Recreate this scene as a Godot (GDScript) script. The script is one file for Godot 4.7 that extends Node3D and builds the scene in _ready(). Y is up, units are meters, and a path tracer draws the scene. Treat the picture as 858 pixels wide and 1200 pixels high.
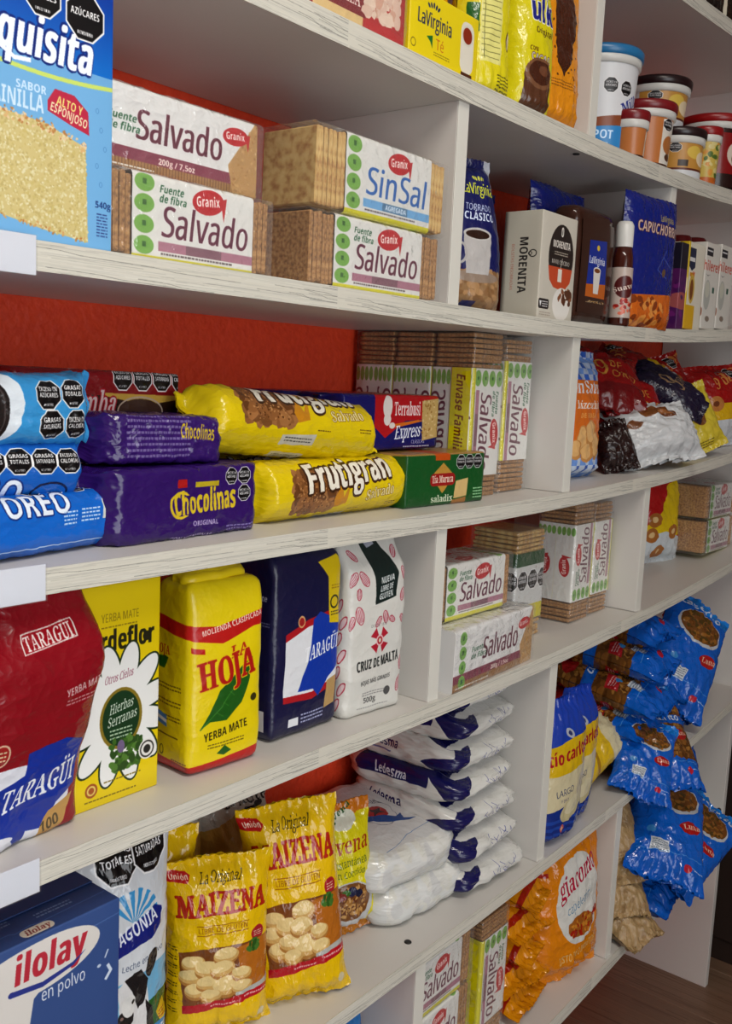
extends Node3D
# A grocery shelf seen obliquely from the left: melamine shelving against an orange wall.
const EYE := 1.37                                   # height of the camera above the floor
const TOPS := [0.597, 0.329, 0.085, -0.152, -0.382, -0.706, -1.005]   # shelf tops, relative to the camera
const WALL_Z := -0.258
const K := 2000.0                                    # print resolution, pixels per metre
var rng := RandomNumberGenerator.new()
var noise := FastNoiseLite.new()
var fonts := {}
var glyphs := {}
var taken := {}
var mats := {}
var crumple: Texture2D
var ripple: Texture2D

# ---------------------------------------------------------------- print: a small drawing board
class Board extends RefCounted:
	var im: Image
	var host
	var X := Transform2D.IDENTITY
	func _init(h, w: float, hh: float, bg: Color):
		host = h
		im = Image.create(maxi(8, int(w) * 2), maxi(8, int(hh) * 2), false, Image.FORMAT_RGB8)
		im.fill(bg)
	func fill(loops: Array, c: Color):
		var ax := PackedFloat32Array(); var ay := PackedFloat32Array(); var bx := PackedFloat32Array(); var by := PackedFloat32Array()
		var lo := 1e9; var hi := -1e9
		for l in loops:
			var n: int = l.size()
			var prev: Vector2 = X * (l[n - 1] as Vector2) * 2.0
			for i in n:
				var q: Vector2 = X * (l[i] as Vector2) * 2.0
				if prev.y != q.y:
					ax.append(prev.x); ay.append(prev.y); bx.append(q.x); by.append(q.y)
					lo = minf(lo, minf(prev.y, q.y)); hi = maxf(hi, maxf(prev.y, q.y))
				prev = q
		var ne := ax.size()
		var W := im.get_width(); var H := im.get_height()
		for y in range(maxi(0, int(floor(lo))), mini(H, int(ceil(hi)))):
			var s := y + 0.5
			var xs := []
			for e in ne:
				var y0 := ay[e]; var y1 := by[e]
				if (y0 <= s) != (y1 <= s):
					xs.append(ax[e] + (s - y0) / (y1 - y0) * (bx[e] - ax[e]))
			xs.sort()
			for k in range(0, xs.size() - 1, 2):
				var x0 := maxi(0, int(round(xs[k]))); var x1 := mini(W, int(round(xs[k + 1])))
				if x1 > x0:
					im.fill_rect(Rect2i(x0, y, x1 - x0, 1), c)
	func p(a: Array, c: Color):
		var l := PackedVector2Array()
		for i in range(0, a.size() - 1, 2):
			l.append(Vector2(a[i], a[i + 1]))
		fill([l], c)
	func r(x, y, w, h, c: Color):
		p([x, y, x + w, y, x + w, y + h, x, y + h], c)
	func e(x, y, rx, ry, c: Color, rot := 0.0, n := 28):
		var l := PackedVector2Array()
		for i in n:
			var a := TAU * i / n
			l.append(Vector2(x, y) + Vector2(cos(a) * rx, sin(a) * ry).rotated(rot))
		fill([l], c)
	func ring(x, y, rx, ry, wd, c: Color):
		var l := PackedVector2Array(); var m := PackedVector2Array()
		for i in 32:
			var a := TAU * i / 32
			l.append(Vector2(x + cos(a) * rx, y + sin(a) * ry)); m.append(Vector2(x + cos(a) * (rx - wd), y + sin(a) * (ry - wd)))
		fill([l, m], c)
	func rr(x, y, w, h, q, c: Color):
		var l := PackedVector2Array()
		for k in 4:
			var cx: float = x + (w - q if k in [0, 3] else q); var cy: float = y + (h - q if k in [0, 1] else q)
			for i in 5:
				var a := (k + i / 4.0) * PI / 2
				l.append(Vector2(cx + cos(a) * q, cy + sin(a) * q))
		fill([l], c)
	func ln(a: Array, wd: float, c: Color):
		for i in range(0, a.size() - 3, 2):
			var u := Vector2(a[i], a[i + 1]); var v := Vector2(a[i + 2], a[i + 3])
			var n := (v - u).normalized().orthogonal() * wd * 0.5
			var d := (v - u).normalized() * wd * 0.25
			fill([PackedVector2Array([u + n - d, v + n + d, v - n + d, u - n - d])], c)
	func blob(x, y, q, c: Color, sq := 0.7):
		var l := PackedVector2Array()
		var n := 9
		var ro: float = host.rng.randf() * TAU
		for i in n:
			var a := TAU * i / n
			l.append(Vector2(x, y) + Vector2(cos(a) * q, sin(a) * q * sq).rotated(ro) * host.rng.randf_range(0.8, 1.15))
		fill([l], c)
	func sp(x, y, w, h, n, r0, r1, cols: Array, poly = null):   # blobs of food, crumbs and the like
		for i in n:
			var q := Vector2(x + host.rng.randf() * w, y + host.rng.randf() * h)
			if poly == null or Geometry2D.is_point_in_polygon(q, poly):
				blob(q.x, q.y, host.rng.randf_range(r0, r1), cols[host.rng.randi() % cols.size()])
	func grad(x, y, w, h, c1: Color, c2: Color):     # a printed blend, top to bottom
		for i in int(h * 2):
			im.fill_rect(Rect2i(int(x * 2), int(y * 2) + i, int(w * 2), 1), c1.lerp(c2, i / (h * 2.0)))
	func mic(x, y, w, n, lh, c: Color):               # lines of print too small to read
		for i in n:
			var q: float = x
			while q < x + w:
				var s: float = host.rng.randf_range(3.0, 9.0)
				r(q, y + i * lh, minf(s, x + w - q), lh * 0.45, c)
				q += s + 1.6
	func shapes(s: String, f: String) -> Array:
		var out := []
		var at := 0.0
		for ch in s:
			var g = host.glyph(f, ch)
			out.append([at, g[0]])
			at += g[1]
		out.append(at)
		return out
	func t(s: String, x: float, y: float, size: float, c: Color, o := {}):
		# f font, sx width, sh slant, rot turn, al 0 left 1 middle 2 right, fit total width, ol outline, oc its colour, sp spacing, arc bow
		var sh = shapes(s, o.get("f", "s"))
		var k := size / 64.0
		var spc: float = o.get("sp", 0.0)
		var sx: float = o.get("sx", 1.0)
		var total: float = sh[-1] * k * sx + spc * (s.length() - 1)
		if o.has("fit"):
			sx *= (o.fit - spc * (s.length() - 1)) / maxf(1.0, sh[-1] * k * sx)
			total = o.fit
		var keep := X
		X = X * Transform2D(o.get("rot", 0.0), Vector2(x, y))
		var off: float = -total * 0.5 * o.get("al", 0)
		var slant: float = o.get("sh", 0.0)
		var passes := []
		if o.has("ol"):
			for i in 8:
				passes.append([Vector2.from_angle(TAU * i / 8) * o.ol, o.oc])
		passes.append([Vector2.ZERO, c])
		if o.has("bd"):
			passes.append([Vector2(o.bd, 0), c])
		for ps in passes:
			for i in sh.size() - 1:
				var gx: float = off + sh[i][0] * k * sx + spc * i
				var loops := []
				for l in sh[i][1]:
					var m := PackedVector2Array()
					for q in l:
						var v := Vector2(gx + q.x * k * sx - q.y * k * slant, q.y * k)
						if o.has("arc"):
							v.y += o.arc * pow((v.x - off - total * 0.5) / (total * 0.5), 2.0)
						m.append(v + ps[0])
					loops.append(m)
				if loops.size():
					fill(loops, ps[1])
		X = keep
	func oct(x, y, q, lines := ["EXCESO EN", "AZÚCARES"]):      # black octagonal warning seal
		for s in [[1.0, Color(0.93, 0.93, 0.93)], [0.92, Color(0.03, 0.03, 0.04)]]:
			var l := PackedVector2Array()
			for i in 8:
				l.append(Vector2(x, y) + Vector2.from_angle(PI / 8 + i * PI / 4) * q * 1.08 * s[0])
			fill([l], s[1])
		for i in lines.size():
			t(lines[i], x, y - q * 0.12 + (i - lines.size() / 2.0 + 0.75) * q * 0.42, q * 0.4, Color.WHITE, {"f": "b", "al": 1, "fit": q * 1.5})
		t("MINISTERIO", x, y + q * 0.74, q * 0.2, Color.WHITE, {"f": "b", "al": 1, "fit": q * 0.8})
	func oval(x, y, w, sx := 1.0):                     # the red oval mark of the crackers
		e(x, y, w * 0.5 * sx, w * 0.27, Color(0.72, 0.05, 0.1), -0.12)
		p([x + w * 0.38 * sx, y - w * 0.1, x + w * 0.58 * sx, y - w * 0.16, x + w * 0.5 * sx, y + w * 0.36], Color(0.72, 0.05, 0.1))
		t("Granix", x, y + w * 0.09, w * 0.3, Color(0.97, 0.93, 0.9), {"f": "b", "al": 1, "fit": w * 0.74 * sx, "rot": -0.1})
	func tex() -> Texture2D:
		im.shrink_x2()
		return ImageTexture.create_from_image(im)

func board(w, h, bg) -> Board:
	return Board.new(self, w, h, bg)

func glyph(f: String, ch: String) -> Array:
	var key := f + ch
	if glyphs.has(key):
		return glyphs[key]
	if not fonts.has(f):
		var sf := SystemFont.new()
		sf.font_names = PackedStringArray([{"s": "Droid Sans", "b": "Droid Sans", "e": "Droid Serif", "f": "Droid Serif", "m": "Droid Sans Mono"}[f]])
		sf.font_weight = 700 if f in ["b", "f"] else 400
		sf.allow_system_fallback = false
		fonts[f] = sf
	var ts := TextServerManager.get_primary_interface()
	var rid: RID = fonts[f].get_rids()[0]
	var gi := ts.font_get_glyph_index(rid, 64, ch.unicode_at(0), 0)
	var d := ts.font_get_glyph_contours(rid, 64, gi)
	var loops := []
	if d.has("points"):
		var pts: PackedVector3Array = d.points
		var first := 0
		for last in d.contours:
			var n: int = last - first + 1
			var l := PackedVector2Array()
			for i in n:
				var a := pts[first + i]; var b := pts[first + (i + 1) % n]; var z := pts[first + (i + n - 1) % n]
				var va := Vector2(a.x, a.y)
				if a.z > 0.5:
					l.append(va)
				else:                                  # a conic control point
					var p0 := Vector2(z.x, z.y); var p1 := Vector2(b.x, b.y)
					if z.z < 0.5: p0 = (p0 + va) * 0.5
					if b.z < 0.5: p1 = (p1 + va) * 0.5
					for k in [0.0, 0.25, 0.5, 0.75, 1.0]:
						l.append(p0.lerp(va, k).lerp(va.lerp(p1, k), k))
			if l.size() > 2:
				loops.append(l)
			first = last + 1
	glyphs[key] = [loops, ts.font_get_glyph_advance(rid, 64, gi).x]
	return glyphs[key]

# ---------------------------------------------------------------- materials
func surf(c: Color, rough := 0.5, spec := 0.5) -> StandardMaterial3D:
	var key := "%s %.2f %.2f" % [c.to_html(), rough, spec]
	if not mats.has(key):
		var m := StandardMaterial3D.new()
		m.albedo_color = c; m.roughness = rough; m.metallic_specular = spec
		mats[key] = m
	return mats[key]

func printed(t: Texture2D, rough := 0.5, wrinkle := 0.0, coat := 0.0) -> StandardMaterial3D:
	var m := StandardMaterial3D.new()
	m.albedo_texture = t; m.roughness = rough
	if wrinkle > 0.0:
		m.normal_enabled = true; m.normal_texture = crumple; m.normal_scale = wrinkle
	if coat > 0.0:
		m.clearcoat_enabled = true; m.clearcoat = coat; m.clearcoat_roughness = 0.12
	return m

func clear_film(alpha := 0.06, rough := 0.08, wrinkle := 0.6) -> StandardMaterial3D:
	var key := "film %.2f %.2f %.2f" % [alpha, rough, wrinkle]
	if not mats.has(key):
		var m := StandardMaterial3D.new()
		m.transparency = BaseMaterial3D.TRANSPARENCY_ALPHA
		m.albedo_color = Color(0.9, 0.9, 0.9, alpha); m.roughness = rough
		m.normal_enabled = true; m.normal_texture = crumple; m.normal_scale = wrinkle
		mats[key] = m
	return mats[key]

func grained(cols: Array, freq: float, scale: float, rough := 0.7, seed_ := 3) -> StandardMaterial3D:   # mottled stuff such as baked cracker
	var n := FastNoiseLite.new()
	n.seed = seed_; n.frequency = freq; n.fractal_octaves = 4
	var g := Gradient.new()
	g.offsets = PackedFloat32Array(); g.colors = PackedColorArray()
	for i in cols.size():
		g.add_point(float(i) / (cols.size() - 1), cols[i])
	var t := NoiseTexture2D.new()
	t.width = 256; t.height = 256; t.seamless = true; t.noise = n; t.color_ramp = g
	var m := StandardMaterial3D.new()
	m.albedo_texture = t; m.uv1_triplanar = true; m.uv1_scale = Vector3.ONE * scale; m.roughness = rough
	return m

# ---------------------------------------------------------------- meshes
func quads(st: SurfaceTool, nu: int, nv: int, P: PackedVector3Array, T: PackedVector2Array):
	for j in nv:
		for i in nu:
			var a := j * (nu + 1) + i
			for k in [a, a + 1, a + nu + 2, a, a + nu + 2, a + nu + 1]:
				st.set_uv(T[k]); st.add_vertex(P[k])

func begin() -> SurfaceTool:
	var st := SurfaceTool.new()
	st.begin(Mesh.PRIMITIVE_TRIANGLES)
	st.set_smooth_group(0)
	return st

func nz(p: Vector3, f: float) -> float:
	return noise.get_noise_3dv(p * f)

# Outline of a rounded rectangle a x b (half sizes) as [x, z, share of the way round its front half]: left, front, right; then the back.
func outline(a: float, b: float, q: float, n: int) -> Array:
	var pts := []
	q = minf(q, minf(a, b) * 0.999)
	var sides := [[Vector2(-a, -b + q), Vector2(-a, b - q)], [Vector2(-a + q, b), Vector2(a - q, b)], [Vector2(a, b - q), Vector2(a, -b + q)]]
	var corners := [[Vector2(-a + q, b - q), PI], [Vector2(a - q, b - q), PI / 2]]
	for k in 3:
		for i in n + 1:
			pts.append((sides[k][0] as Vector2).lerp(sides[k][1], float(i) / n))
		if k < 2:
			for i in range(1, 4):
				pts.append((corners[k][0] as Vector2) + Vector2.from_angle(corners[k][1] - i * PI / 8) * q)
	return pts

# Upright soft or hard box, w x h x d, bottom centre at the origin. The print runs left side, front, right side. Surfaces: sides, caps.
# r upright corners, er top and bottom edges, puff bulge of the faces, wr wrinkles, f extra shaping Callable(p) -> p
func boxy(w: float, h: float, d: float, o := {}) -> ArrayMesh:
	var n: int = o.get("n", 8); var nv: int = o.get("nv", 10)
	var er: float = o.get("er", 0.0015); var puff: float = o.get("puff", 0.0); var wr: float = o.get("wr", 0.0); var wf: float = o.get("wf", 40.0)
	var dome: float = o.get("dome", 0.0)
	var sd := Vector3(o.get("seed", 0) * 3.7, 0, 0)
	var ol := outline(w / 2, d / 2, o.get("r", 0.0015), n)
	var rows := []
	for i in 5: rows.append([er * (1.0 - sin(i * PI / 8)), h - er * (1.0 - cos(i * PI / 8))])
	for j in range(1, nv): rows.append([0.0, lerpf(h - er, er, float(j) / nv)])
	for i in 5: rows.append([er * (1.0 - cos(i * PI / 8)), er * (1.0 - sin(i * PI / 8))])
	var shape := func(x: float, y: float, z: float, ins: float) -> Vector3:
		var kx := (w / 2 - ins) / (w / 2); var kz := (d / 2 - ins) / (d / 2)
		var p := Vector3(x * kx, y, z * kz)
		if puff != 0.0:
			var m := sin(PI * clampf(y / h, 0, 1))
			var fz := absf(z) / (d / 2); var fx := absf(x) / (w / 2)
			p.z += signf(z) * puff * m * (1.0 - fx * fx) * smoothstep(0.7, 1.0, fz)
			p.x += signf(x) * puff * 0.6 * m * (1.0 - fz * fz) * smoothstep(0.7, 1.0, fx)
		if wr != 0.0:
			var c := Vector3(x, y, z) * wf + sd
			p += Vector3(noise.get_noise_3dv(c), 0.4 * noise.get_noise_3dv(c + Vector3(91, 0, 0)), noise.get_noise_3dv(c + Vector3(0, 57, 0))) * wr
		if o.has("f"):
			p = o.f.call(p)
		return p
	var st := begin()
	var T := d + w + d
	var back := PackedVector2Array()
	for i in n + 1: back.append(Vector2(lerpf(w / 2, -w / 2, float(i) / n), -d / 2))
	back[0] = ol[-1]; back[n] = ol[0]
	for strip in 2:
		var pts: Array = ol if strip == 0 else Array(back)
		var P := PackedVector3Array(); var U := PackedVector2Array()
		for row in rows:
			for i in pts.size():
				var q: Vector2 = pts[i]
				P.append(shape.call(q.x, row[1], q.y, row[0]))
				var u := 0.0
				if strip == 1: u = (d + lerpf(0, w, float(i) / n)) / T
				elif i < n + 3: u = clampf((q.y + d / 2) / T, 0, d / T)
				elif i < pts.size() - n - 2: u = (d + q.x + w / 2) / T
				else: u = (d + w + d / 2 - q.y) / T
				U.append(Vector2(u, 1.0 - row[1] / h))
		quads(st, pts.size() - 1, rows.size() - 1, P, U)
	# caps: rings shrinking to the middle
	var full: Array = ol + Array(back)
	var cap := begin()
	for top in 2:
		var P := PackedVector3Array(); var U := PackedVector2Array()
		var m := 5
		for j in m + 1:
			var k := float(j) / m
			for q in full:
				var x: float = q.x * k; var z: float = q.y * k
				var ins := er
				var v: Vector3 = shape.call(x, h if top == 0 else 0.0, z, ins)
				if dome != 0.0:
					v.y += (dome if top == 0 else 0.0) * (1.0 - k * k)
				P.append(v); U.append(Vector2(q.x * k / w + 0.5, q.y * k / d + 0.5))
		if top == 1:
			var P2 := PackedVector3Array(); var U2 := PackedVector2Array()
			for j in range(m, -1, -1):
				for i in full.size():
					P2.append(P[j * full.size() + i]); U2.append(U[j * full.size() + i])
			P = P2; U = U2
		quads(cap, full.size() - 1, m, P, U)
	st.generate_normals(); cap.generate_normals()
	var mesh := st.commit()
	cap.commit(mesh)
	return mesh

# Pillow bag, w x h x d, bottom centre at the origin, front to +z. fin = seam at top and bottom.
func bag(w: float, h: float, d: float, o := {}) -> ArrayMesh:
	var nu := 26; var nv: int = o.get("nv", 36)
	var ft: float = o.get("ft", 0.012); var fb: float = o.get("fb", 0.012)
	var wr: float = o.get("wr", 0.003); var sd: float = o.get("seed", 0) * 5.3
	var pe: float = o.get("pe", 3.0); var ue: float = o.get("ue", 2.6); var flat: float = o.get("flat", 0.0)
	var nar: float = o.get("nar", 0.1); var low: float = o.get("low", 0.0); var bend: float = o.get("bend", 0.0); var twist: float = o.get("twist", 0.0)
	var st := begin()
	for side in [1.0, -1.0]:
		var P := PackedVector3Array(); var U := PackedVector2Array()
		for j in nv + 1:
			var v := float(j) / nv
			var vv := clampf((v * h - ft) / (h - ft - fb), 0, 1)
			var V := pow(maxf(0, 1 - pow(absf(2 * vv - 1), pe)), 0.5)
			if vv > 0.5: V = lerpf(V, sqrt(minf(1, (1 - vv) * 14)), flat)
			V *= 1.0 + low * (vv - 0.5)
			for i in nu + 1:
				var u := float(i) / nu
				if side < 0: u = 1.0 - u
				var S := pow(maxf(0, 1 - pow(absf(2 * u - 1), ue)), 0.55)
				var t := d / 2 * V * S
				var c := Vector3(u * w * 30 + sd, v * h * 30, side * 4)
				var crease := (0.35 - absf(noise.get_noise_3dv(c * 1.3 + Vector3(0, 0, 50)))) * 1.6
				t += wr * (0.6 * noise.get_noise_3dv(c) + 0.7 * crease) * sqrt(S) * (0.25 + 0.75 * V)
				var gather := exp(-minf(vv, 1 - vv) * 8.0)
				t += wr * 0.9 * gather * sin(u * TAU * 6 + sd + 2.5 * noise.get_noise_2d(u * 60 + sd, v * 40)) * S
				var x := (u - 0.5) * w * (1 - nar * V + 0.02 * noise.get_noise_2d(v * 90 + sd, side))
				var y := h * (1 - v)
				if j == 0 or j == nv: y += 0.0005 * (1 if i % 2 == 0 else -1)
				var z: float = side * (maxf(t, -0.002) + 0.0004) + wr * 0.8 * gather * sin(u * 9 + sd)
				var p := Vector3(x, y, z)
				if twist != 0.0:
					p = p.rotated(Vector3.UP, twist * (0.5 - v))
				if bend != 0.0:
					p.z += bend * pow((y - h / 2) / h, 2.0) * h
				if o.has("f"):
					p = o.f.call(p)
				P.append(p); U.append(Vector2(u, v))
		quads(st, nu, nv, P, U)
	st.generate_normals()
	return st.commit()

# Flow pack along x, centred on x, bottom at y = 0: half height a, half depth b, corner q, fins of length fin at both ends.
# The print runs along x; across it goes top half, front, bottom half.
func tube(L: float, a: float, b: float, q: float, o := {}) -> ArrayMesh:
	var fin: float = o.get("fin", 0.0); var tr: float = o.get("tr", 0.02); var wr: float = o.get("wr", 0.0); var sd: float = o.get("seed", 0) * 7.1
	var lump: float = o.get("lump", 0.0); var nx: int = o.get("nx", 40)
	var ring := []
	q = minf(q, minf(a, b) * 0.999)
	var n := 6
	for i in n + 1: ring.append(Vector2(a, lerpf(0, b - q, float(i) / n)))
	for i in range(1, 6): ring.append(Vector2(a - q, b - q) + Vector2(cos(i * PI / 12), sin(i * PI / 12)) * q)
	for i in n * 2 + 1: ring.append(Vector2(lerpf(a - q, -a + q, float(i) / (n * 2)), b))
	for i in range(1, 6): ring.append(Vector2(-a + q, b - q) + Vector2(-sin(i * PI / 12), cos(i * PI / 12)) * q)
	for i in n + 1: ring.append(Vector2(-a, lerpf(b - q, 0, float(i) / n)))
	var s := [0.0]
	for i in range(1, ring.size()): s.append(s[-1] + (ring[i] as Vector2).distance_to(ring[i - 1]))
	var st := begin()
	var m := ring.size()
	var xs := []
	if fin > 0.0:
		for i in 4: xs.append(-L / 2 + fin * i / 3.0)
		for i in range(1, 8): xs.append(-L / 2 + fin + tr * i / 7.0)
		for i in range(1, nx): xs.append(lerpf(-L / 2 + fin + tr, L / 2 - fin - tr, float(i) / nx))
		for i in range(0, 7): xs.append(L / 2 - fin - tr + tr * i / 7.0)
		for i in 4: xs.append(L / 2 - fin + fin * i / 3.0)
	else:
		for i in nx + 1: xs.append(-L / 2 + L * i / nx)
	for half in [1.0, -1.0]:
		var P := PackedVector3Array(); var U := PackedVector2Array()
		for i in m:
			var k: int = i if half > 0 else m - 1 - i
			for j in xs.size():
				var x: float = xs[j]
				var y: float = ring[k].x; var z: float = ring[k].y * half
				if fin > 0.0:
					var e := clampf((L / 2 - fin - absf(x)) / tr, 0, 1)      # 0 at the seam, 1 in the body
					var full := sqrt(1 - pow(1 - e, 2.0))
					z *= lerpf(0.03, 1.0, full)
					y *= lerpf(o.get("flare", 0.9), 1.0, full)
					var g := (1 - e) * wr * 1.6
					z += g * sin(y * 260 + sd) * 0.6
					y += g * 0.5 * sin(x * 500 + sd)
				if lump > 0.0:
					var l := 1.0 + lump * absf(sin(x * o.get("lf", 300.0)))
					y *= l; z *= l
				var c := Vector3(x * 45 + sd, y * 45, z * 45)
				var dv := wr * (0.5 * noise.get_noise_3dv(c) + 0.9 * (0.3 - absf(noise.get_noise_3dv(c * 1.6 + Vector3(40, 0, 0)))))
				var nrm := Vector2(y, z).normalized()
				P.append(Vector3(x, a + y + nrm.x * dv, z + nrm.y * dv))
				U.append(Vector2(x / L + 0.5, s[k] / s[-1]))
		quads(st, xs.size() - 1, m - 1, P, U)
	if o.get("caps", false):
		for e in [-1.0, 1.0]:
			var P := PackedVector3Array(); var U := PackedVector2Array()
			for i in m:
				P.append(Vector3(e * L / 2, a + ring[i].x, ring[i].y * -e)); P.append(Vector3(e * L / 2, a + ring[i].x, ring[i].y * e))
				U.append(Vector2(0.002, 0.5)); U.append(Vector2(0.002, 0.5))
			quads(st, 1, m - 1, P, U)
	st.generate_normals()
	return st.commit()

func lathe(prof: Array, seg := 28, cap := true) -> ArrayMesh:       # prof: [radius, height] from bottom to top
	var st := begin()
	var P := PackedVector3Array(); var U := PackedVector2Array()
	var len_ := [0.0]
	for i in range(1, prof.size()): len_.append(len_[-1] + Vector2(prof[i][0], prof[i][1]).distance_to(Vector2(prof[i - 1][0], prof[i - 1][1])))
	for i in range(prof.size() - 1, -1, -1):
		for j in seg + 1:
			var a := -PI + TAU * j / seg
			P.append(Vector3(sin(a) * prof[i][0], prof[i][1], cos(a) * prof[i][0])); U.append(Vector2(float(j) / seg, 1 - len_[i] / len_[-1]))
	quads(st, seg, prof.size() - 1, P, U)
	st.generate_normals()
	return st.commit()

func slab(x0: float, x1: float, y0: float, y1: float, z0: float, z1: float, bev := 0.001) -> ArrayMesh:   # a bevelled board
	var st := begin()
	st.set_smooth_group(-1)
	var c := Vector3(x0 + x1, y0 + y1, z0 + z1) * 0.5
	var e := Vector3(x1 - x0, y1 - y0, z1 - z0) * 0.5
	bev = minf(bev, minf(e.x, minf(e.y, e.z)) * 0.6)
	var pt := func(sx: float, sy: float, sz: float, ax: int) -> Vector3:
		var v := Vector3(sx * e.x, sy * e.y, sz * e.z)
		for k in 3:
			if k != ax: v[k] -= signf(v[k]) * bev
		return c + v
	var tri := func(a: Vector3, b: Vector3, d: Vector3, out: Vector3):
		var t := [a, b, d] if (b - a).cross(d - a).dot(out) < 0 else [a, d, b]
		for v in t:
			st.set_uv(Vector2(v.x, v.y)); st.add_vertex(v)
	for ax in 3:
		for s in [-1.0, 1.0]:
			var q := []
			for k in [[-1, -1], [1, -1], [1, 1], [-1, 1]]:
				var sg := Vector3.ZERO
				sg[ax] = s; sg[(ax + 1) % 3] = k[0]; sg[(ax + 2) % 3] = k[1]
				q.append(pt.call(sg.x, sg.y, sg.z, ax))
			var out := Vector3.ZERO; out[ax] = s
			tri.call(q[0], q[1], q[2], out); tri.call(q[0], q[2], q[3], out)
	for ax in 3:                                        # the bevels along each axis
		var b := (ax + 1) % 3; var d := (ax + 2) % 3
		for sb in [-1.0, 1.0]:
			for sd in [-1.0, 1.0]:
				var q := []
				for sa in [-1.0, 1.0]:
					var sg := Vector3.ZERO
					sg[ax] = sa; sg[b] = sb; sg[d] = sd
					q.append(pt.call(sg.x, sg.y, sg.z, b)); q.append(pt.call(sg.x, sg.y, sg.z, d))
				for i in 4: q[i][ax] = c[ax] + (-1.0 if i < 2 else 1.0) * (e[ax] - bev)
				var out := Vector3.ZERO; out[b] = sb; out[d] = sd
				tri.call(q[0], q[1], q[3], out); tri.call(q[0], q[3], q[2], out)
	for sx in [-1.0, 1.0]:
		for sy in [-1.0, 1.0]:
			for sz in [-1.0, 1.0]:
				tri.call(pt.call(sx, sy, sz, 0), pt.call(sx, sy, sz, 1), pt.call(sx, sy, sz, 2), Vector3(sx, sy, sz))
	st.generate_normals()
	return st.commit()

# ---------------------------------------------------------------- objects
func numbered(n: String) -> String:
	taken[n] = taken.get(n, -1) + 1
	return n if taken[n] == 0 else "%s_%03d" % [n, taken[n]]

func thing(called: String, label: String, category: String, at: Vector3, turn := 0.0, group := "") -> Node3D:
	var o := Node3D.new()
	o.name = numbered(called)
	add_child(o)
	o.position = at; o.rotation_degrees.y = turn
	o.set_meta("label", label); o.set_meta("category", category)
	if group: o.set_meta("group", group)
	return o

func part(parent: Node3D, called: String, m: Mesh, mt, xf := Transform3D.IDENTITY) -> MeshInstance3D:
	var o := MeshInstance3D.new()
	o.name = called; o.mesh = m
	if mt is Array:
		for i in mt.size(): o.set_surface_override_material(i, mt[i])
	else:
		for i in m.get_surface_count(): o.set_surface_override_material(i, mt)
	o.transform = xf
	parent.add_child(o, true)
	return o

func structure(called: String, m: Mesh, mt) -> MeshInstance3D:
	var o := part(self, called, m, mt)
	o.set_meta("kind", "structure")
	return o

func rise(x: float) -> float:                        # the boards lift towards their right end
	return 0.043 * pow(maxf(0.0, x - 1.0), 2.0)

func on(s: int, x: float, z: float, up := 0.0) -> Vector3:
	return Vector3(x, EYE + TOPS[s] + rise(x) + up, z)

func xf(x := 0.0, y := 0.0, z := 0.0, rx := 0.0, ry := 0.0, rz := 0.0) -> Transform3D:
	return Transform3D(Basis.from_euler(Vector3(deg_to_rad(rx), deg_to_rad(ry), deg_to_rad(rz))), Vector3(x, y, z))

# ---------------------------------------------------------------- the place
func _ready():
	rng.seed = 11
	noise.seed = 4; noise.frequency = 1.0; noise.fractal_octaves = 2
	# camera, light, exposure
	var cam := Camera3D.new()
	cam.name = "camera"
	cam.fov = 54.9896; cam.near = 0.02
	cam.position = Vector3(0, EYE, 0.63)
	cam.rotation = Vector3(-0.13638009, -0.90428205, 0.04588846)
	add_child(cam)
	var we := WorldEnvironment.new()
	we.name = "world"
	var env := Environment.new()
	env.background_mode = Environment.BG_COLOR; env.background_color = Color(0.02, 0.02, 0.02)
	env.tonemap_mode = Environment.TONE_MAPPER_LINEAR; env.tonemap_exposure = 0.69
	env.sdfgi_enabled = true; env.ssao_enabled = true; env.ssil_enabled = true
	we.environment = env
	add_child(we)
	daylight(Vector3(-0.1, 1.20, 2.2), Vector2(1.5, 2.1), 4.3)
	tube_light(Vector3(0.25, 2.72, 1.1), 90.0, 3.6, "white tube light on the ceiling near the shelves")
	crumple = noise_map(21, 0.012, 5.0, FastNoiseLite.FRACTAL_RIDGED)
	ripple = noise_map(5, 0.02, 2.0, FastNoiseLite.FRACTAL_FBM)
	room()
	shelving()
	row_0(); row_1(); row_2(); row_3(); row_4(); row_5()

func noise_map(sd: int, f: float, bump: float, kind: int) -> Texture2D:
	var n := FastNoiseLite.new()
	n.seed = sd; n.frequency = f; n.fractal_type = kind; n.fractal_octaves = 3
	var t := NoiseTexture2D.new()
	t.width = 512; t.height = 512; t.seamless = true; t.noise = n; t.as_normal_map = true; t.bump_strength = bump
	return t

func tube_light(at: Vector3, turn: float, energy: float, label: String):
	var t := thing("tube_light", label, "light", at, turn)
	part(t, "housing", slab(-0.62, 0.62, 0.0, 0.05, -0.06, 0.06, 0.006), surf(Color(0.85, 0.85, 0.85), 0.5))
	var glow := StandardMaterial3D.new()
	glow.albedo_color = Color(0.9, 0.9, 0.9); glow.emission_enabled = true; glow.emission = Color(1, 0.98, 0.94); glow.emission_energy_multiplier = 3.0
	part(t, "lamp_tube", tube(1.2, 0.014, 0.014, 0.014, {"caps": true, "nx": 2}), glow, xf(0, -0.03, 0))
	var l := AreaLight3D.new()
	l.name = "tube_glow"
	l.area_size = Vector2(1.2, 0.03); l.light_energy = energy; l.light_color = Color(1, 0.975, 0.93); l.shadow_enabled = true
	l.area_range = 12.0; l.area_attenuation = 2.0
	l.position = Vector3(0, -0.035, 0); l.rotation_degrees.x = -90
	t.add_child(l)

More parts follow.
